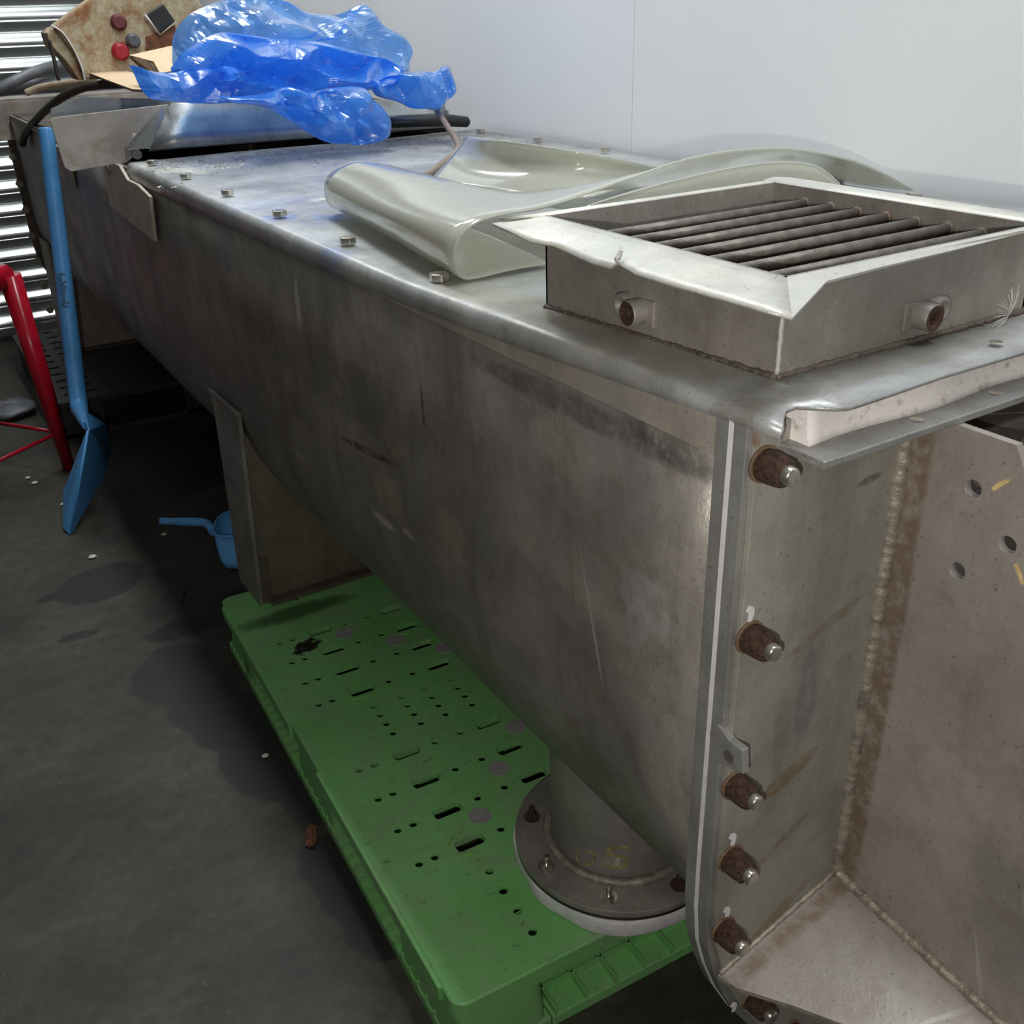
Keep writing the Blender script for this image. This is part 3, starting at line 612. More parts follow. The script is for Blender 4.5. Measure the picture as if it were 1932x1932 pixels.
colx = [0.59, 0.62, 0.70, 0.80, 0.92, 1.0, 1.1, 1.2, 1.3, 1.4, 1.50]
def y_near(x):
    tb = [(0.50, 0.482), (0.526, 0.483), (0.54, 0.495), (0.552, 0.503), (0.563, 0.489), (0.58, 0.473), (0.62, 0.471), (0.72, 0.477), (1.6, 0.476)]
    for (a, u), (b, v) in zip(tb[:-1], tb[1:]):
        if a <= x <= b: return u+(v-u)*(x-a)/(b-a)
    return 0.5
mb = MB(); rows = []
allrows = [None, 0.515]+yg
for yy in allrows:
    y_ref = 0.485 if yy is None else yy
    r_ = [V3((p.x, 0, p.z)) for p in lip_profile(y_ref)]+[V3((0.576, 0, lidz(y_ref))), V3((0.584, 0, lidz(y_ref)))]+[V3((x, 0, lidz(y_ref))) for x in colx]
    for p in r_: p.y = y_near(p.x) if yy is None else yy
    for p in r_:
        if p.x > 0.60: p.z += 0.0015*math.sin(p.x*9+p.y*5)
    rows.append(r_)
nr = len(rows[0]); vs = [p for r_ in rows for p in r_]; fs = []
for i in range(len(rows)-1):
    for j in range(nr-1):
        cx_ = (rows[i][j].x+rows[i][j+1].x)/2; cy_ = (rows[i][j].y+rows[i+1][j].y)/2
        if 0.59 < cx_ < 0.92 and 0.553 < cy_ < 0.895: continue
        fs.append((i*nr+j, i*nr+j+1, (i+1)*nr+j+1, (i+1)*nr+j))
mb.add(vs, fs, True)
cs = mb.build('cover_sheet', 'cover', CV, solid=0.0035)
hexb = MB()
hexb.rings([[V3((0.0128*math.cos(PI/3*k), 0.0128*math.sin(PI/3*k), z)) for k in range(6)] for z in (0.0, 0.0095)], smooth=False)
hp = proto(hexb, 'cover_bolt', 'bolt', bevel=0.0006)
for i in range(6): inst(hp, 'cover_bolt', CV, (0.570, 1.105+0.285*i, lidz(1.1)+0.001), (0, 0, 0.3+i*1.1))
for i in range(6): inst(hp, 'cover_bolt', CV, (1.46, 1.105+0.285*i, lidz(1.1)+0.001), (0, 0, 0.3+i))
for px, py in ((1880, 648),):
    p = on_z(px, py, 1.126); MB().rings([[V3((p.x+r*math.cos(2*PI*k/20), p.y+r*math.sin(2*PI*k/20), 1.1262+h)) for k in range(20)] for r, h in ((0.0035, 0.001), (0.0050, 0.0016), (0.0062, 0.001))], (True, False)).build('bolt_hole', 'bolt', CV)
# inlet box
x0, x1, y0, y1 = 0.59, 0.92, 0.553, 0.895; zr = 1.2066
mb = MB()
mb.box((x0, y0, 1.10), (x1, y0+0.003, zr)); mb.box((x0, y1-0.003, 1.085), (x1, y1, zr)); mb.box((x0, y0, 1.085), (x0+0.003, y1, zr)); mb.box((x1-0.003, y0, 1.085), (x1, y1, zr))
ib = mb.build('inlet_box', 'inlet', CV)
# left rim: torn, dented, drooping outer edge
outer = [(928, 421), (965, 438), (1000, 455), (1045, 463), (1085, 482), (1120, 497), (1152, 504), (1166, 496), (1200, 517), (1280, 541), (1350, 560), (1420, 580), (1495, 600)]
op_ = []
for i, (px, py) in enumerate(outer): op_.append(on_z(px, py, 1.198-(0.004 if 3 <= i <= 6 else 0)))
rows = []
for i, q in enumerate(op_):
    u = i/(len(op_)-1); inn = V3((x0+0.001, y1+(y0-y1)*u, zr)); md = inn.lerp(q, 0.55)+V3((0, 0, 0.0032*math.sin(PI*u)))
    rows.append([inn, inn.lerp(md, 0.5)+V3((0, 0, 0.0010*math.sin(PI*u))), md, md.lerp(q, 0.6), q])
mb = MB().grid(rows)
f1 = on_z(1560, 530, 1.205)
last = rows[-1]
def fr(x, yo): return [V3((x, y0, zr)), V3((x, y0-0.010, zr+0.001)), V3((x, yo, 1.205))]
i0 = V3((x0+0.001, y0, zr)); i1 = V3((x0+0.008, y0, zr)); i2 = V3((x0+0.025, y0, zr)); c1 = last[4]; cm = c1.lerp(f1, 0.5)
fr_rows = [[i0, i0.lerp(c1, 0.55), c1], [i1, i1.lerp(cm, 0.55), cm], [i2, i2.lerp(f1, 0.5), f1]]
f2 = on_z(1932, 440, 1.205); fm = f1.lerp(f2, 0.3)+V3((0, 0.0015, 0))
fr_rows += [fr(0.68, fm.y), fr(0.76, f1.lerp(f2, 0.6).y), fr(0.86, f2.y), fr(x1+0.04, f2.y+0.002)]
mb.grid(fr_rows, False)
mb.grid([[V3((x0-0.035, y1+0.035, 1.203)), V3((x0-0.02, y1+0.016, 1.2066)), V3((x0, y1, zr))], [V3((0.75, y1+0.02, 1.205)), V3((0.75, y1+0.01, 1.2075)), V3((0.75, y1, zr))], [V3((x1+0.045, y1+0.02, 1.205)), V3((x1+0.03, y1+0.01, 1.2075)), V3((x1, y1, zr))]])
mb.grid([[V3((x1, y, zr)), V3((x1+0.018, y, zr+0.002)), V3((x1+0.045, y, zr-0.001))] for y in (y0-0.01, 0.65, 0.75, y1+0.02)])
mb.build('rim', 'rim', ib, solid=0.0022)
tp = on_z(1165, 488, 1.202); MB().tube([tp+V3((-0.004, -0.004, -0.002)), tp, tp+V3((0.009, 0.007, 0.004))], [0.0012, 0.003, 0.002], 8, flat=0.6).build('torn_edge', 'dirty', ib)
weld('corner_weld', (x0+0.001, y0+0.001, 1.126), (x0+0.001, y0+0.001, 1.20), 0.0026, ib, mat='rim')
barp = proto(MB().cyl((0, 0, 0), (x1-x0-0.006, 0, 0), 0.0062, 20), 'grate_bar', 'bar')
for k in range(7): inst(barp, 'grate_bar', ib, (x0+0.003, 0.610+k*0.0385, 1.188))
for k in range(7): MB().tube([(x1-0.006, 0.610+k*0.0385, 1.188), (x1-0.0028, 0.610+k*0.0385, 1.188)], [0.0065, 0.0082], 14).build('bar_weld', 'brown', ib)
mb = MB()
for a, b in (((x0, y0-0.001, 1.1245), (x1, y0-0.001, 1.1245)), ((x0-0.001, y0, 1.1245), (x0-0.001, y1, 1.110))):
    n_ = 90; pts = [V3(a).lerp(V3(b), i/n_)+V3((random.uniform(-1, 1)*0.0015, random.uniform(-1, 1)*0.0015, 0)) for i in range(n_+1)]
    mb.tube(pts, [0.002+random.random()*0.0020 for _ in pts], 6)
mb.build('base_weld', 'brown', ib)
def bushing(px, py, face, other):
    """rusty sleeve on a latch tab; face 'x' or 'y'"""
    if face == 'x': p = on_x(px, py, x0-0.012); ax = V3((-1, 0, 0)); sd = V3((0, 1, 0))
    else: p = on_y(px, py, y0-0.012); ax = V3((0, -1, 0)); sd = V3((1, 0, 0))
    b = empty('x', (0, 0, 0)); bpy.data.objects.remove(b)
    def ring(c, r, h, n=24):
        up = V3((0, 0, 1)); return [c+ax*h+sd*math.cos(2*PI*k/n)*r+up*math.sin(2*PI*k/n)*r for k in range(n)]
    q = p.copy(); q = p-ax*0.012
    mb = MB(); mb.rings([ring(q, 0.0125, 0), ring(q, 0.0125, 0.017), ring(q, 0.0115, 0.0182)], (False, False)); mb.build('latch_sleeve', 'steel', ib)
    mb = MB(); mb.rings([ring(q, 0.0115, 0.0182), ring(q, 0.0068, 0.0182), ring(q, 0.0062, 0.0150), ring(q, 0.0062, 0.0)], (False, True)); o1 = mb.build('sleeve_end', 'rust', ib)
    q2 = q+sd*other*0.021+V3((0, 0, 0.002))
    mb = MB(); mb.rings([ring(q2, 0.0120, 0), ring(q2, 0.0120, 0.009), ring(q2, 0.0105, 0.0105), ring(q2, 0.006, 0.0105), ring(q2, 0.0055, 0.0)], (False, True)); mb.build('washer_tab', 'steel', ib)
    q3 = q-sd*other*0.013
    mb = MB(); mb.box((-1, -1, -1), (1, 1, 1)); mb.v = [q3+ax*0.001+sd*v.x*0.007+ax*v.y*0.0018+V3((0, 0, v.z*0.0125)) for v in mb.v]; mb.build('weld_pad', 'inlet', ib, bevel=0.001)
bushing(1192, 590, 'x', 1)
bushing(1753, 598, 'y', 1)
MB().cyl((x0, 0.855, 1.182), (x0-0.006, 0.855, 1.182), 0.007, 16).build('latch_sleeve', 'dirty', ib)
# fibres and feather on the sheet
mb = MB(); f0 = on_z(1902, 598, 1.128)
for k in range(22):
    a = -0.3+1.9*k/21+random.uniform(-0.05, 0.05); e = f0+V3((-0.035*math.cos(a)*random.uniform(0.7, 1), -0.006, 0.030*math.sin(a)*random.uniform(0.8, 1.1)+0.001))
    mb.tube([f0, f0.lerp(e, 0.5)+V3((0, -0.002, 0.002)), e], [0.0003, 0.00025, 0.00012], 4)
tag(mb.build('feather', 'hair'), 'tiny white feather tuft at the foot of the inlet box by the right frame edge', 'feather')
# crumbs on the cover
mb = MB()
def crumb(mb, p, s_):
    o_ = [V3([random.uniform(-1, 1) for _ in range(3)]).normalized()*s_*random.uniform(0.5, 1) for _ in range(4)]
    mb.add([p+V3((v.x, v.y, abs(v.z)*0.7)) for v in o_], [(0, 1, 2), (0, 2, 3), (0, 3, 1), (1, 3, 2)])
for _ in range(900):
    x = random.uniform(0.58, 1.48); y = 2.61-abs(random.gauss(0, 0.22)); crumb(mb, V3((x, y, 1.1005)), random.uniform(0.001, 0.005))
for _ in range(260):
    x = random.uniform(x0-0.02, 1.05); crumb(mb, V3((x, y0-0.003-abs(random.gauss(0, 0.006)), lidz(y0)+0.0015)), random.uniform(0.0006, 0.0018))
for _ in range(200):
    crumb(mb, V3((x0-0.003-abs(random.gauss(0, 0.006)), (yy_ := random.uniform(y0, y1)), lidz(yy_)+0.002)), random.uniform(0.0006, 0.0018))
o = tag(mb.build('dirt_crumbs', 'crumb'), 'dark dirt crumbs strewn on the steel cover below the blue bag', 'dirt'); o['kind'] = 'stuff'
mb = MB()
for px, py, n_, sp in ((330, 318, 40, 0.05), (415, 312, 40, 0.06), (300, 322, 20, 0.03), (390, 322, 20, 0.04), (600, 380, 12, 0.02), (345, 348, 8, 0.02), (310, 355, 6, 0.02)):
    p = on_z(px, py, 1.1)
    for _ in range(n_): crumb(mb, V3((p.x+random.gauss(0, sp*0.9), p.y+random.gauss(0, sp*0.5), 1.1003)), random.uniform(0.002, 0.009))
o = tag(mb.build('pale_flakes', 'chip'), 'cream paint flakes scattered at the far left corner of the cover', 'flakes'); o['kind'] = 'stuff'

# ---------------------------------------------------------------- green pallet
GP = empty('plastic_pallet', PAL0, 'green plastic pallet with slots and round holes under the trough', 'pallet')
GP.rotation_euler = (0, 0, PALA); OFF[GP] = V3((0, 0, 0))
PL, PW, PZ = 1.27, 1.09, 0.150
def rrect(x0, y0, x1, y1, r, z, n=5):
    out = []
    for cx_, cy_, a in ((x1-r, y1-r, 0), (x0+r, y1-r, 90), (x0+r, y0+r, 180), (x1-r, y0+r, 270)):
        for k in range(n+1): t_ = math.radians(a+90*k/n); out.append(V3((cx_+r*math.cos(t_), cy_+r*math.sin(t_), z)))
    return out
deck = MB().rings([rrect(0, -0.015, PW, PL, 0.022, 0.1455), rrect(0, -0.015, PW, PL, 0.022, 0.147), rrect(0.003, -0.012, PW-0.003, PL-0.003, 0.02, 0.150)], smooth=False)
cut = MB()
vs_ = [0.256, 0.3435, 0.432, 0.5205, 0.748, 0.8345, 0.920, 1.007]
for u in (0.161, 0.336, 0.545, 0.754, 0.929):
    for v in vs_: cut.rings([rrect(u-0.026, v-0.0125, u+0.026, v+0.0125, 0.006, z, 3) for z in (0.12, 0.17)], smooth=False)
dots = [(u, v) for v in vs_ for u in (0.067, 0.0955, 0.2205, 0.2755)]
dots += [(u, v) for u in (0.1615, 0.2215, 0.2755, 0.335) for v in (0.587, 0.620, 0.652, 0.685)]
dots += [(0.1595, v) for v in (0.044, 0.090, 0.136, 0.183)]+[(0.1595, PL-v) for v in (0.05, 0.10)]+[(0.335, v) for v in (0.09, 0.136, 0.183)]
dots += [(PW-u, v) for u, v in dots]
for u, v in dots: cut.rings([[V3((u+0.0072*math.cos(2*PI*k/10), v+0.0072*math.sin(2*PI*k/10), z)) for k in range(10)] for z in (0.11, 0.17)], smooth=False)
dk = with_holes(deck, cut, 'deck', 'green', GP)
MB().rings([rrect(0, -0.015, PW, PL, 0.022, 0.1455), rrect(0.0, -0.015, PW, PL, 0.022, 0.116), rrect(0.004, -0.011, PW-0.004, PL-0.004, 0.02, 0.116), rrect(0.004, -0.011, PW-0.004, PL-0.004, 0.02, 0.1455)], (False, False), smooth=False).build('skirt', 'green', GP)
wl = MB()
for u in (0.161, 0.336, 0.545, 0.754, 0.929):
    for v in vs_: wl.rings([rrect(u-0.0262, v-0.0127, u+0.0262, v+0.0127, 0.006, z, 3) for z in (0.1460, 0.1375)]+[rrect(u-0.0275, v-0.014, u+0.0275, v+0.014, 0.007, z, 3) for z in (0.1375, 0.1460)], (False, False), smooth=False)
o = wl.build('slot_walls', 'green', GP); o['kind'] = 'stuff'
# left side skirt strips, proud of the deck edge
for a, b in ((0.03, 0.56), (0.72, 1.235)):
    MB().box((-0.006, a, 0.118), (0.002, b, 0.1475)).build('edge_lip', 'green', GP, bevel=0.002)
blk = [(0.0, 0.24), (0.515, 0.755), (1.03, 1.27)]
bx = [(0.0, 0.16), (0.465, 0.625), (0.93, 1.09)]
for (a, b) in blk:
    for (c, d) in bx:
        ins = 0.008; mb = MB()
        lo = rrect(c+0.004, a+(-0.012 if a == 0 else 0.02), d-0.004, b-(0.004 if b > 1.2 else 0.02), 0.02, 0.0)
        hi = rrect(c+0.012, a+(-0.004 if a == 0 else 0.0), d-0.012, b-(0.012 if b > 1.2 else 0.0), 0.02, 0.128)
        mb.rings([lo, hi], smooth=False); mb.build('foot_block', 'green', GP)
for c, d in bx: 
    r_ = MB().box((c+0.002, -0.012, 0.0), (d-0.002, PL-0.004, 0.022)).build('bottom_runner', 'green', GP, bevel=0.002)
    rb = MB()
    for k in range(42): rb.box((c+0.001, 0.02+k*0.03, 0.022), (d-0.03, 0.024+k*0.03, 0.034))
    rb.box((c+0.030, 0.0, 0.022), (c+0.033, PL-0.01, 0.034)); rb.build('runner_ribs', 'green', r_)
for a, b in ((-0.013, 0.17), (0.55, 0.72), (1.10, 1.266)):
    r_ = MB().box((0.16, a, 0.0), (0.93, b, 0.022)).build('bottom_runner', 'green', GP, bevel=0.002)
    rb = MB()
    for k in range(14): rb.box((0.165+k*0.055, a, 0.022), (0.169+k*0.055, b, 0.036))
    rb.box((0.16, a+0.045, 0.022), (0.93, a+0.048, 0.036)); rb.build('runner_ribs', 'green', r_)
# ribs under the deck
rb = MB()
for u in (0.02, 0.12, 0.25, 0.40, 0.48, 0.61, 0.69, 0.84, 0.97, 1.07): rb.box((u-0.0015, 0, 0.10), (u+0.0015, PL-0.01, 0.134))
for v in (0.10, 0.22, 0.56, 0.71, 1.05, 1.17): rb.box((0.01, v-0.0015, 0.10), (PW-0.01, v+0.0015, 0.134))
rb.build('deck_ribs', 'green', GP)
for u, v in ((0.205, 0.965), (0.292, 0.882), (0.374, 0.798), (0.376, 0.480), (0.290, 0.390), (0.204, 0.302), (PW-0.205, 0.965), (PW-0.204, 0.302)):
    MB().cyl((u, v, 0.1495), (u, v, 0.1515), 0.0195, 28).build('grip_disc', 'disc', GP)
for u, v, s_ in ((0.161, 0.256, 1), (0.161, 0.748, 1), (0.336, 0.92, -1)):
    for sg in (1, -1):
        mk = MB(); ribbon(mk, [V3((u-0.035, v+sg*0.012, 0.1502)), V3((u-0.015, v+sg*0.026, 0.1502)), V3((u+0.025, v+sg*0.027, 0.1502))], 0.004, (0, 0, 1), 0.001); mk.build('moulded_mark', 'greenmark', GP)
for a, b in (((0.21, 0.345), (0.235, 0.36)), ((0.26, 0.37), (0.28, 0.365)), ((0.27, 0.72), (0.30, 0.725))):
    mk = MB(); ribbon(mk, [V3((*a, 0.1502)), V3(((a[0]+b[0])/2, (a[1]+b[1])/2-0.004, 0.1502)), V3((*b, 0.1502))], 0.004, (0, 0, 1), 0.001); mk.build('moulded_mark', 'greenmark', GP)

# ---------------------------------------------------------------- black pallet beyond
BP = empty('black_pallet', (0.85, 4.35, 0), 'black plastic pallet with slotted deck under the far end of the trough', 'pallet')
mb = MB(); mb.box((0.36, 3.84, 0.13), (1.46, 4.94, 0.15)); cut = MB()
for i in range(14):
    for j in range(11):
        x = 0.41+i*0.075; y = 3.92+j*0.095; cut.box((x, y, 0.1), (x+0.045, y+0.022, 0.2))
with_holes(mb, cut, 'deck', 'blackpallet', BP)
for x in (0.37, 0.83, 1.29):
    for y in (3.85, 4.31, 4.77): MB().box((x, y, 0), (x+0.16, y+0.16, 0.13)).build('foot_block', 'blackpallet', BP, bevel=0.004)
MB().box((0.37, 3.85, 0), (1.45, 3.95, 0.02)).build('bottom_runner', 'blackpallet', BP)

# ---------------------------------------------------------------- clear PVC sheet
N_px = [(1040, 512), (1000, 508), (950, 516), (885, 527), (862, 512), (855, 480), (866, 448), (900, 420), (950, 402), (1020, 388), (1100, 364), (1200, 332), (1300, 300), (1400, 281), (1500, 277), (1600, 296), (1665, 325), (1722, 360)]
N_y = [1.075, 1.075, 1.073, 1.070, 1.062, 1.050, 1.045, 1.045, 1.045, 1.045, 1.05, 1.06, 1.07, 1.085, 1.10, 1.11, 1.12, 1.13]
near = [on_y(px, py, y) for (px, py), y in zip(N_px, N_y)]
for p in near[:4]: p.z = max(p.z, 1.1045)
ax_ = (on_z(640, 395, 1.105)-on_z(885, 527, 1.105))
far = []
roll_far = [(760, 395), (725, 400), (680, 405), (640, 392), (618, 372), (611, 345), (622, 322), (652, 307), (700, 306)]
for i, p in enumerate(near):
    if i < 9: far.append(p+ax_*1.0)
    else: far.append(p+V3((0.02+0.010*(i-9), 0.40-0.012*(i-9), -0.004)))
far[8] = near[8]+ax_*0.98
def behind(p, k, dz): q = EYE+(p-EYE)*k; q.z -= dz; return q
far[9] = near[9]+ax_*0.93+V3((0.02, 0, -0.02))
far[10] = near[10]+V3((0.06, 0.50, -0.065))
far[11] = near[11]+V3((0.06, 0.36, -0.075))
for i in range(12, len(near)): far[i] = behind(near[i], 1.20, 0.035 if i < 17 else 0.0)
for i in range(12, len(near)): far[i].z = max(far[i].z, 1.104); far[i].x = min(far[i].x, 1.515)
nb = bezier(near, 4); fb_ = bezier(far, 4)
rows = []
for k in range(21):
    u = k/20; rows.append([a.lerp(b, u)+V3((0, 0, 0.002*math.sin(u*6+i*0.3))) for i, (a, b) in enumerate(zip(nb, fb_))])
mb = MB().grid(rows)
PV = empty('pvc_sheet', (0.95, 1.3, 1.1), 'thick clear PVC sheet curled into a roll behind the grated inlet', 'plastic sheet')
mb.build('sheet', 'pvc', PV, solid=0.0026)
# back flap curling up
bl = [on_z(812, 338, 1.106), on_z(900, 352, 1.108), on_z(1000, 366, 1.115), on_z(1100, 372, 1.12), on_z(1190, 345, 1.135)]
tl_ = [on_y(880, 258, bl[0].y+0.02), on_y(940, 264, bl[1].y+0.0), on_y(1030, 277, bl[2].y+0.05), on_y(1130, 293, bl[3].y+0.10), on_y(1240, 316, bl[4].y+0.14)]
rows = []
for k in range(17):
    u = k/16; s_ = u; out = []
    for a, b in zip(bezier(bl, 6), bezier(tl_, 6)):
        m_ = a.lerp(b, 0.5)+V3((0.05, 0.10, -0.02)); p = a*(1-s_)**2+m_*2*s_*(1-s_)+b*s_*s_; out.append(p)
    rows.append(out)
lipr = []
for k in range(1, 5): lipr.append([p+V3((0.004*k, 0.012*k, 0.002-0.0022*k*k)) for p in rows[-1]])
MB().grid(rows+lipr).build('curled_flap', 'pvc', PV, solid=0.0026)
# inner fold inside the hump
inn = bezier([on_y(px, py, y) for px, py, y in ((1105, 388, 1.00), (1180, 364, 1.00), (1280, 337, 1.01), (1380, 315, 1.02), (1470, 304, 1.03), (1540, 312, 1.04), (1585, 345, 1.05))], 6)
MB().grid([[behind(p, 1+0.06*k/6, 0.05*k/6) for p in inn] for k in range(7)]).build('inner_fold', 'pvc', PV, solid=0.0026)

# ---------------------------------------------------------------- chute tray at the far end of the cover
TY = empty('chute_tray', (0.95, 2.7, 1.09), 'bent stainless chute tray lying across the trough under the blue bag', 'tray')
fp = [on_y(px, py, 2.70) for px, py in ((94, 228), (100, 222), (318, 197), (322, 230), (318, 262), (290, 276), (268, 252), (250, 250), (252, 296), (240, 306), (135, 324), (122, 316))]
MB().prism(fp, (0, 0.006, 0)).build('end_plate', 'dirty', TY, bevel=0.001)
MB().cyl((0.575, 2.695, 1.108), (0.575, 2.703, 1.108), 0.012, 18).build('boss', 'steel', TY)
b0, b1 = on_y(283, 281, 2.66), on_y(850, 238, 2.66); t0, t1 = on_y(322, 198, 2.715), on_y(835, 190, 2.715)
L0 = V3((b0.x-0.035, 2.60, b0.z+0.006))
rows = []
for u in [i/12 for i in range(13)]:
    a = b0.lerp(b1, u); b = t0.lerp(t1, u); rows.append([a+V3((0, 0.02, -0.006)), a, a.lerp(b, 0.33), a.lerp(b, 0.66), b, b+V3((0, 0.012, 0.002)), b+V3((0, 0.03, -0.01))])
MB().grid(rows).build('front_face', 'tray', TY, solid=0.003)
MB().prism([b0+V3((0, 0.0, 0)), t0, V3((fp[2].x-0.02, 2.70, fp[2].z-0.004)), V3((b0.x-0.05, 2.70, b0.z+0.005))], (0.003, 0, 0)).build('side_cheek', 'tray', TY)
MB().prism([V3((b0.x-0.05, 2.68, b0.z)), V3((b1.x, 2.68, b1.z)), V3((b1.x, 3.2, b1.z+0.01)), V3((b0.x-0.05, 3.2, b0.z+0.01))], (0, 0, 0.003)).build('tray_floor', 'tray', TY)
rr = [on_y(110, 205, 3.2), on_y(150, 183, 3.2), on_y(275, 186, 3.2), on_y(420, 195, 3.2)]
MB().prism([V3((rr[0].x-0.02, 3.2, 1.13)), V3((rr[0].x-0.02, 3.2, rr[0].z)), rr[1], rr[2], V3((1.42, 3.2, rr[2].z-0.01)), V3((1.42, 3.2, 1.13))], (0, 0.005, 0)).build('rear_wall', 'tray', TY)
MB().prism([V3((1.44, 2.68, 1.085)), V3((1.44, 2.68, 1.15)), V3((1.44, 3.2, 1.16)), V3((1.44, 3.2, 1.085))], (0.004, 0, 0)).build('side_cheek', 'tray', TY)
e0 = on_y(832, 226, 2.60); e1 = on_y(880, 230, 2.60)
tag(MB().tube([e0+V3((-0.2, 0, 0.008)), e0, e1, e1+V3((0.008, 0, -0.001))], [0.02, 0.021, 0.018, 0.009], 16, flat=0.8).build('rubber_tube', 'black'), 'short black rubber tube sticking out behind the right end of the bag', 'tube')
rd = bezier([on_y(824, 208, 2.45), on_y(845, 240, 2.35), on_z(864, 272, 1.112), on_z(858, 290, 1.108)+V3((0, -0.0, 0)), on_z(800, 334, 1.108)], 6)
tag(MB().tube(rd, 0.0075, 12).build('bent_rod', 'browntube'), 'thin brown bent rod running from the bag to behind the clear sheet', 'rod')

# ---------------------------------------------------------------- blue bag
def lobe(mb, outline, centre, yb, depth, seed, yslope=0.0, crum=0.018, rings=26, M_=150, lean=0.0):
    P = [on_y(px, py, yb) for px, py in outline]; C_ = on_y(*centre, yb)
    pts = bezier(P+[P[0]], 6)[:-1]
    L_ = [0.0]
    for a, b in zip(pts, pts[1:]+[pts[0]]): L_.append(L_[-1]+(b-a).length)
    res = []
    for k in range(M_):
        d = L_[-1]*k/M_; i = max(j for j in range(len(pts)) if L_[j] <= d); f_ = (d-L_[i])/max(1e-9, L_[i+1]-L_[i]); res.append(pts[i].lerp(pts[(i+1) % len(pts)], f_))
    rg = random.Random(int(seed*10))
    spec = [(rg.uniform(0.9, 2.2), 6.5, 1.0), (rg.uniform(0.2, 1.3), 8.5, 0.9), (rg.uniform(1.2, 2.8), 12, 0.6), (rg.uniform(0, PI), 15, 0.30), (rg.uniform(0, PI), 21, 0.10)]
    dirs = [(math.cos(a), math.sin(a), f_, rg.random(), am) for a, f_, am in spec]
    def cr(p, s_):
        wx = 0.05*noise.noise(V3((p.x*6, p.z*6, seed))); wz = 0.05*noise.noise(V3((p.x*6, p.z*6, seed+9)))
        h = 0
        for i_, (ca, sa, f_, ph, am) in enumerate(dirs):
            v = (ca*(p.x+wx)+sa*(p.z+wz)*1.4)*f_+ph+s_*0.3*(i_+1); h += am*(abs(2*(v-math.floor(v))-1)*2-1)
        return h*0.9
    for side in (-1, 1):
        R = []
        for i in range(rings+1):
            t_ = i/rings; row = []
            for k in range(M_):
                base = C_.lerp(res[k], max(0.004, t_)); bul = math.sqrt(max(0, 1-t_**2.2)); amp = min(1, (1-t_)*7)
                dy = side*depth*bul*0.9+crum*cr(base, side)*amp*(1 if side < 0 else 0.8)
                ea = min(1, (1-t_)*7+0.35); dx = 0.014*noise.noise(base*14+V3((seed, 0, 0)))*ea; dz = 0.016*noise.noise(base*15+V3((0, 0, seed)))*ea
                row.append(base+V3((dx, dy+(base.z-C_.z)*lean, dz)))
            R.append(row)
        mb.rings(R, (True, False))
BG = MB()
lobe(BG, [(322, 118), (325, 75), (345, 40), (385, 15), (425, 0), (480, -8), (540, 2), (590, 22), (640, 32), (668, 36), (680, 18), (690, 6), (704, 18), (730, 48), (765, 75), (777, 98), (768, 118), (762, 140), (700, 165), (600, 172), (450, 168), (360, 160)], (540, 95), 2.62, 0.09, 1.0, crum=0.030, lean=0.25)
n_thin = len(BG.f)
lobe(BG, [(322, 128), (345, 100), (385, 75), (440, 62), (520, 72), (600, 78), (680, 100), (740, 118), (768, 128), (745, 160), (712, 168), (640, 178), (560, 176), (480, 188), (400, 195), (340, 180)], (540, 128), 2.50, 0.07, 5.3, crum=0.034)
lobe(BG, [(244, 124), (275, 132), (320, 138), (370, 130), (430, 140), (455, 165), (420, 190), (350, 192), (290, 190), (268, 172), (256, 145)], (345, 160), 2.46, 0.035, 9.1, crum=0.018)
lobe(BG, [(700, 150), (745, 142), (790, 134), (822, 138), (846, 124), (858, 150), (861, 174), (838, 190), (824, 208), (800, 204), (770, 198), (725, 186), (705, 172)], (780, 168), 2.44, 0.045, 13.7, crum=0.024)
lobe(BG, [(400, 178), (450, 182), (500, 176), (545, 164), (560, 178), (620, 166), (682, 164), (700, 185), (728, 212), (739, 236), (730, 260), (700, 272), (640, 271), (600, 262), (560, 240), (510, 208), (450, 196)], (625, 218), 2.36, 0.040, 17.9, crum=0.018)
bago = BG.build('plastic_bag', 'bag', origin=(0.95, 2.5, 1.13))
bago.data.materials.append(M['bagthin'])
bago.data.polygons.foreach_set('use_smooth', [False]*len(bago.data.polygons))
for p in bago.data.polygons:
    if p.index < n_thin: p.material_index = 1
tag(bago, 'crumpled translucent blue plastic bag heaped on the steel tray', 'bag')

# ---------------------------------------------------------------- cardboard
def card(px, y_or_z, label, th=0.006, fold=None):
    pts = px; o = MB().prism(pts, (0, 0, -th)).build('cardboard_piece', 'card'); tag(o, label, 'cardboard'); o.data.materials.append(M['cardedge'])
    for p in o.data.polygons:
        if abs(p.normal.z) < 0.5: p.material_index = 1
    return o
card([on_z(144, 128, 1.262), on_z(209, 126, 1.262), on_z(262, 140, 1.25), on_z(300, 150, 1.245), on_z(300, 171, 1.240), on_z(249, 168, 1.238), on_z(200, 150, 1.248)], 0, 'flat kraft cardboard flap poking out left of the blue bag, the lower one')
c2 = [on_y(244, 104, 3.1), on_y(325, 86, 3.1), on_y(345, 130, 2.9), on_y(302, 138, 2.85), on_y(290, 116, 2.95)]
o = MB().prism(c2, (0, 0.01, -0.006)).build('cardboard_piece', 'card'); tag(o, 'folded kraft cardboard piece leaning between rusty box and blue bag, the upper one', 'cardboard')
MB().prism([on_y(245, 106, 3.1), on_y(274, 112, 3.0), on_y(306, 138, 2.87), on_y(296, 142, 2.9), on_y(262, 122, 3.05)], (0, 0.01, -0.004)).build('folded_edge', 'cardedge', o)

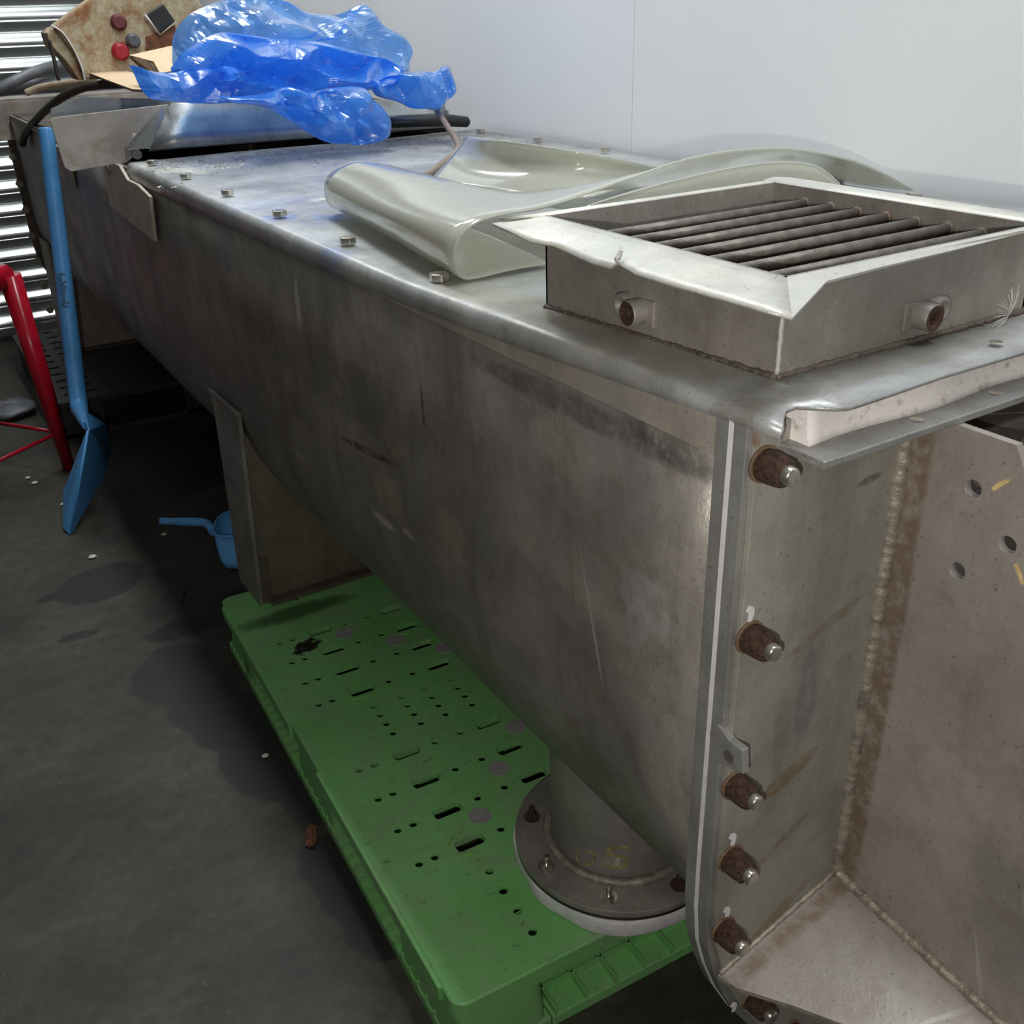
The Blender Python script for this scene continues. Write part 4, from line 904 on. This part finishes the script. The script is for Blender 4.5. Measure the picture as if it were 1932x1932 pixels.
# ---------------------------------------------------------------- rusty control box
yb = 3.75
bp = [on_y(px, py, yb) for px, py in ((101, 50), (172, -2), (240, -40), (345, -40), (383, 12), (362, 48), (330, 110), (300, 150), (162, 150), (140, 100))]
CB = empty('control_box', on_y(230, 150, yb), 'rusty cream painted control box with push buttons lying at the far end', 'control box')
MB().prism(bp, (0.0, 0.10, 0)).build('housing', 'boxpaint', CB, bevel=0.006)
sl = [on_y(px, py, yb+0.02) for px, py in ((88, 62), (101, 50), (140, 100), (162, 150), (150, 152), (120, 110), (95, 85))]
MB().prism(sl, (0, 0.12, 0)).build('side_panel', 'boxpaint', CB, bevel=0.004)
sp_ = [on_y(px, py, yb-0.004) for px, py in ((97, 48), (118, 62), (140, 95), (155, 130), (160, 152))]
MB().tube(bezier(sp_, 6), 0.006, 8, flat=0.5).build('seal_strip', 'white', CB)
def button(px, py, r, h, mat, nm):
    p = on_y(px, py, yb); MB().tube([p, p+V3((0, -h*0.5, 0)), p+V3((0, -h*0.5, 0)), p+V3((0, -h, 0)), p+V3((0, -h*1.05, 0))], [r*1.25, r*1.25, r, r, r*0.8], 20).build(nm, mat, CB)
button(226, 97, 0.022, 0.03, 'redbutton', 'red_push_button'); button(223, 42, 0.020, 0.02, 'darkred', 'dark_push_button'); button(250, 77, 0.018, 0.03, 'greyknob', 'grey_knob')
q = [on_y(px, py, yb-0.012) for px, py in ((275, 27), (308, 7), (331, 40), (302, 63))]
sw = MB().prism(q, (0, 0.015, 0)).build('rocker_switch', 'black', CB, bevel=0.003)
MB().tube([q[0]+V3((-0.004, -0.004, 0)), q[3]+V3((-0.003, -0.004, -0.004))], 0.004, 8).build('bezel', 'rim', sw); MB().tube([q[3]+V3((0, -0.003, -0.003)), q[2]+V3((0.004, -0.003, 0))], 0.002, 8).build('bezel', 'rim', sw)
q = [on_y(px, py, yb-0.006) for px, py in ((275, 70), (330, 48), (340, 85), (300, 100), (275, 92))]
MB().prism(q, (0, 0.01, 0)).build('burnt_patch', 'leaf', CB)
wr_ = bezier([on_y(92, 75, yb), on_y(98, 95, yb), on_y(106, 130, yb), on_y(111, 152, yb)], 6)
MB().tube(wr_, 0.006, 8).build('loose_wire', 'cable', CB)

# ---------------------------------------------------------------- hoses, conduit, stick
hz = bezier([on_y(42, 272, 4.3), on_y(50, 248, 4.2), on_y(72, 222, 4.0), on_y(105, 192, 3.8), on_y(140, 172, 3.7), on_y(185, 160, 3.6), on_y(260, 158, 3.5)], 8)
tag(MB().tube(hz, 0.013, 12).build('dark_hose', 'cable'), 'dark brown hose curving over the far corner of the trough', 'hose')
g1 = bezier([on_y(-40, 178, 4.5), on_y(0, 168, 4.5), on_y(50, 162, 4.5), on_y(110, 160, 4.5), on_y(180, 158, 4.5)], 4)
tag(MB().tube(g1, 0.026, 14).build('conduit', 'greypipe'), 'thick grey conduit lying level in front of the roller shutter', 'conduit')
g2 = bezier([on_y(-10, 172, 4.42), on_y(30, 152, 4.42), on_y(70, 134, 4.45), on_y(100, 126, 4.5), on_y(130, 122, 4.6)], 4)
tag(MB().tube(g2, 0.020, 14).build('conduit', 'greypipe'), 'grey conduit rising at a slant towards the rusty box', 'conduit')
g3 = bezier([on_y(48, 176, 4.3), on_y(75, 166, 4.28), on_y(120, 158, 4.2), on_y(180, 151, 4.1)], 5)
tag(MB().tube(g3, [0.010]+[0.013]*(len(g3)-2)+[0.01], 10).build('wooden_stick', 'wood'), 'pale wooden stick lying across the far end beneath the rusty box', 'stick')

# ---------------------------------------------------------------- blue shovel
SH = empty('shovel', (0.24, 3.05, 0), 'long blue plastic shovel leaning upright beside the red stool', 'shovel')
top = V3((0.492, 3.49, 1.108)); bend = V3((0.385, 3.31, 0.314)); tip = V3((0.228, 3.036, 0.0))
top = on_x(87, 246, 0.492)
bend = on_x(147, 752, 0.385)
mb = MB(); pts = bezier([top, top.lerp(bend, 0.02), top.lerp(bend, 0.3), top.lerp(bend, 0.7), bend, on_x(153, 780, 0.375), on_x(163, 803, 0.365)], 5)
n_ = len(pts); mb.tube(pts, [0.012 if i == 0 else (0.021+0.008*min(1, i/16)) if i < 22 else max(0.004, 0.029-0.0020*(i-22)) for i in range(n_)], 16, flat=0.95); mb.build('handle', 'blue', SH)
hm = on_x(122, 560, 0.44)
# scoop blade: back plate and side wall, as a tapered dish
A_ = on_x(166, 812, 0.362); B_ = on_x(197, 800, 0.44); C_ = on_x(208, 852, 0.46); D_ = on_x(198, 890, 0.40); E_ = V3((0.240, 3.03, 0.002)); G_ = on_z(121, 996, 0.012); H_ = on_x(121, 930, 0.262); I_ = on_x(141, 880, 0.315)
K_ = on_x(150, 800, 0.345)
mb = MB()
K_ = on_x(158, 776, 0.37)
mb.add([A_, K_, B_, C_, D_, E_], [(0, 1, 2), (0, 2, 3), (0, 3, 4, 5)])
mb.add([A_, E_, G_, H_, I_], [(0, 1, 2), (0, 2, 3), (0, 3, 4)])
bl_ = mb.build('blade', 'blue', SH, solid=0.004)
ed = MB(); ed.tube([A_, E_], 0.004, 8); ed.build('blade_ridge', 'blue', SH)
# faint print down the handle
a = on_x(117, 523, 0.445); b = on_x(123, 573, 0.435)
def on_handle(px, py):
    d = direction(px, py).normalized(); best = min((top.lerp(bend, i/400) for i in range(401)), key=lambda q: ((q-EYE)-d*(q-EYE).dot(d)).length); return EYE+d*(best-EYE).dot(d)
a = on_handle(117, 523); b = on_handle(123, 573)
for k in range(5):   # five small printed characters, too blurred in the photograph to read
    c_ = a.lerp(b, k/4.0); ax2 = (b-a).normalized(); cr_ = ax2.cross((EYE-c_).normalized()).normalized(); up_ = (EYE-c_).normalized()
    base_ = c_+up_*0.0295
    g = [[(-.5, -.5), (.5, -.5), (.1, .1), (.5, .5)], [(-.5, -.4), (.5, 0), (-.5, .4)], [(-.5, -.5), (.4, -.4), (-.2, .1), (.5, .4)], [(-.2, -.5), (.2, -.1), (-.2, .2)], [(-.6, -.2), (.5, -.4), (.1, .2), (-.5, .4)]][k]
    mk = MB(); ribbon(mk, [base_+cr_*q[0]*0.020+ax2*q[1]*0.020 for q in g], 0.006, up_, 0.001); mk.build('printed_character', 'blueprint', SH)

# ---------------------------------------------------------------- blue hand scoop
SC = empty('hand_scoop', (0.58, 2.72, 0), 'small blue plastic hand scoop lying on the floor behind the support leg', 'scoop')
zs = 0.05
h0, h1 = on_z(303, 983, 0.075), on_z(378, 985, 0.075)
cupc = on_z(440, 1000, 0.08)
mb = MB().tube(bezier([h0, h0.lerp(h1, 0.5), h1, on_z(393, 990, 0.075), on_z(403, 1003, 0.07)], 5), [0.011]*5+[0.013]*16, 14); mb.build('handle', 'bluelight', SC)
R = []
rim_px = [(403, 1000), (410, 980), (425, 968), (446, 963), (470, 968), (488, 985), (488, 1005), (460, 1012), (430, 1012), (410, 1010)]
rim = [on_z(px, py, 0.085-0.00*py) for px, py in rim_px]; rim = bezier(rim+[rim[0]], 4)[:-1]
cen = sum(rim, V3())/len(rim)
def cup(s_, h, sh_): return [cen+(p-cen)*s_+V3((0, 0, h))+sh_ for p in rim]
dn = on_z(445, 1062, 0.004)-cen
mb.v = []; mb = MB().rings([cup(1.0, 0, V3()), cup(0.92, 0, dn*0.35), cup(0.78, 0, dn*0.72), cup(0.55, 0, dn*0.97), cup(0.2, 0, dn*1.0)], (False, True)); mb.build('cup', 'bluelight', SC, solid=0.003)
MB().tube(rim+[rim[0]], 0.004, 8, (False, False)).build('cup_rim', 'bluelight', SC)

# ---------------------------------------------------------------- red stool
ST = empty('stool', (0.06, 3.40, 0), 'red metal stool with splayed legs at the left frame edge', 'stool')
foot = on_z(131, 884, 0.0); tp = on_y(20, 522, foot.y-0.03)
DL = math.radians(-10); hf = foot.x-tp.x+0.235; cx_, cy_ = foot.x-hf*math.cos(DL), foot.y-hf*math.sin(DL)
legs = []
for k in range(4):
    ht = 0.235; a = PI/2*k+DL
    f_ = V3((cx_+hf*math.cos(a), cy_+hf*math.sin(a), 0)); t_ = V3((cx_+ht*math.cos(a), cy_+ht*math.sin(a), tp.z))
    legs.append((f_, t_)); MB().tube([t_, f_.lerp(t_, 0.5), f_], [0.042, 0.036, 0.024], 10, flat=0.85).build('leg', 'red', ST)
for k in range(4):
    for h in ((0.36,) if k % 2 == 0 else (0.28,)):
        a = legs[k]; b = legs[(k+1) % 4]; h = 0.20 if k in (0, 3) else 0.30
        MB().tube([a[0].lerp(a[1], h), b[0].lerp(b[1], h)], 0.007, 8).build('rung', 'red', ST)
ring = rrect(-0.18, -0.18, 0.18, 0.18, 0.035, 0); rot = Matrix.Rotation(PI/4+DL, 4, 'Z')
def seatring(s_, z): return [rot @ V3((p.x*s_, p.y*s_, 0))+V3((cx_, cy_, z)) for p in ring]
MB().rings([seatring(1.04, tp.z-0.035), seatring(1.04, tp.z+0.015), seatring(0.98, tp.z+0.03), seatring(0.85, tp.z+0.032), seatring(0.8, tp.z+0.026)], (True, True)).build('seat', 'red', ST)

# ---------------------------------------------------------------- small things on the floor
p = on_z(160, 815, 0.0); tag(MB().prism([p+V3(v) for v in ((-0.05, -0.0, 0.001), (0.06, 0.0, 0.001), (0.06, 0.07, 0.001), (-0.05, 0.07, 0.001))], (0, 0, 0.055)).build('plastic_block', 'orange', bevel=0.006), 'orange-yellow plastic block on the floor behind the shovel', 'block')
p = on_z(18, 786, 0.0); rr_ = []
for i in range(13):
    u = i/12*PI; rr_.append([p+V3((0.11*math.sin(u)*math.cos(2*PI*k/24)*(1+0.25*noise.noise(V3((k*0.5, i*0.4, 2))))+0.0, 0.09*math.sin(u)*math.sin(2*PI*k/24)*(1+0.25*noise.noise(V3((i*0.3, k*0.5, 8)))), 0.001+0.028*(1-math.cos(u))*(1+0.4*noise.noise(V3((k*0.9, i*0.7, 5)))))) for k in range(24)])
tag(MB().rings(rr_).build('rag', 'greypipe'), 'crumpled dark grey rag on the floor behind the red stool', 'rag')
p = on_z(588, 1580, 0.0)
rows = [[p+V3((u*0.012+0.004*noise.noise(V3((u, v, 1)))+0.008*v, v*0.030*(1-0.4*abs(u)), 0.006+0.012*(1-u*u)*(1-v*v)+0.006*noise.noise(V3((u*3, v*3, 0))))) for u in [-1+0.25*i for i in range(9)]] for v in [-1+0.25*j for j in range(9)]]
tag(MB().grid(rows, False).build('bark_scrap', 'leaf', solid=0.003), 'curled reddish brown leaf scrap beside the left edge of the green pallet', 'leaf')
p = on_z(347, 1125, 0.003); tag(MB().tube(bezier([p+V3((-0.012, -0.03, 0)), p+V3((-0.004, 0, 0)), p+V3((0.014, 0.025, 0))], 5), 0.0035, 6).build('rubber_scrap', 'black'), 'small black curved rubber scrap on the floor left of the pallet corner', 'scrap')
for px, py, s_, lb in ((175, 1053, 0.012, 'largest white crumb, on the floor above the round wet stain'), (66, 913, 0.011, 'white crumb on the floor right of its neighbour beside the red stool'), (53, 903, 0.009, 'white crumb on the floor left of its neighbour beside the red stool'),
        (120, 953, 0.010, 'white crumb on the floor touching the shovel blade'), (310, 1010, 0.009, 'pale crumb on the floor below the scoop handle'), (501, 1428, 0.008, 'pale crumb on the floor in the stain left of the pallet')):
    p = on_z(px, py, 0.0); b_ = MB(); r_ = []
    for j in range(5):
        t_ = j/4*PI; r_.append([p+V3((s_*max(0.05, math.sin(t_))*math.cos(2*PI*k/9)*(1+0.4*noise.noise(V3((k, j, px)))), s_*0.8*max(0.05, math.sin(t_))*math.sin(2*PI*k/9), s_*0.5*(1-math.cos(t_))*0.8+0.0005)) for k in range(9)])
    b_.rings(r_, smooth=False); tag(b_.build('crumb', 'chip'), lb, 'crumb', 'white crumbs on the floor')

for o in PROTOS:
    for c_ in list(o.children): bpy.data.objects.remove(c_)
    bpy.data.objects.remove(o)
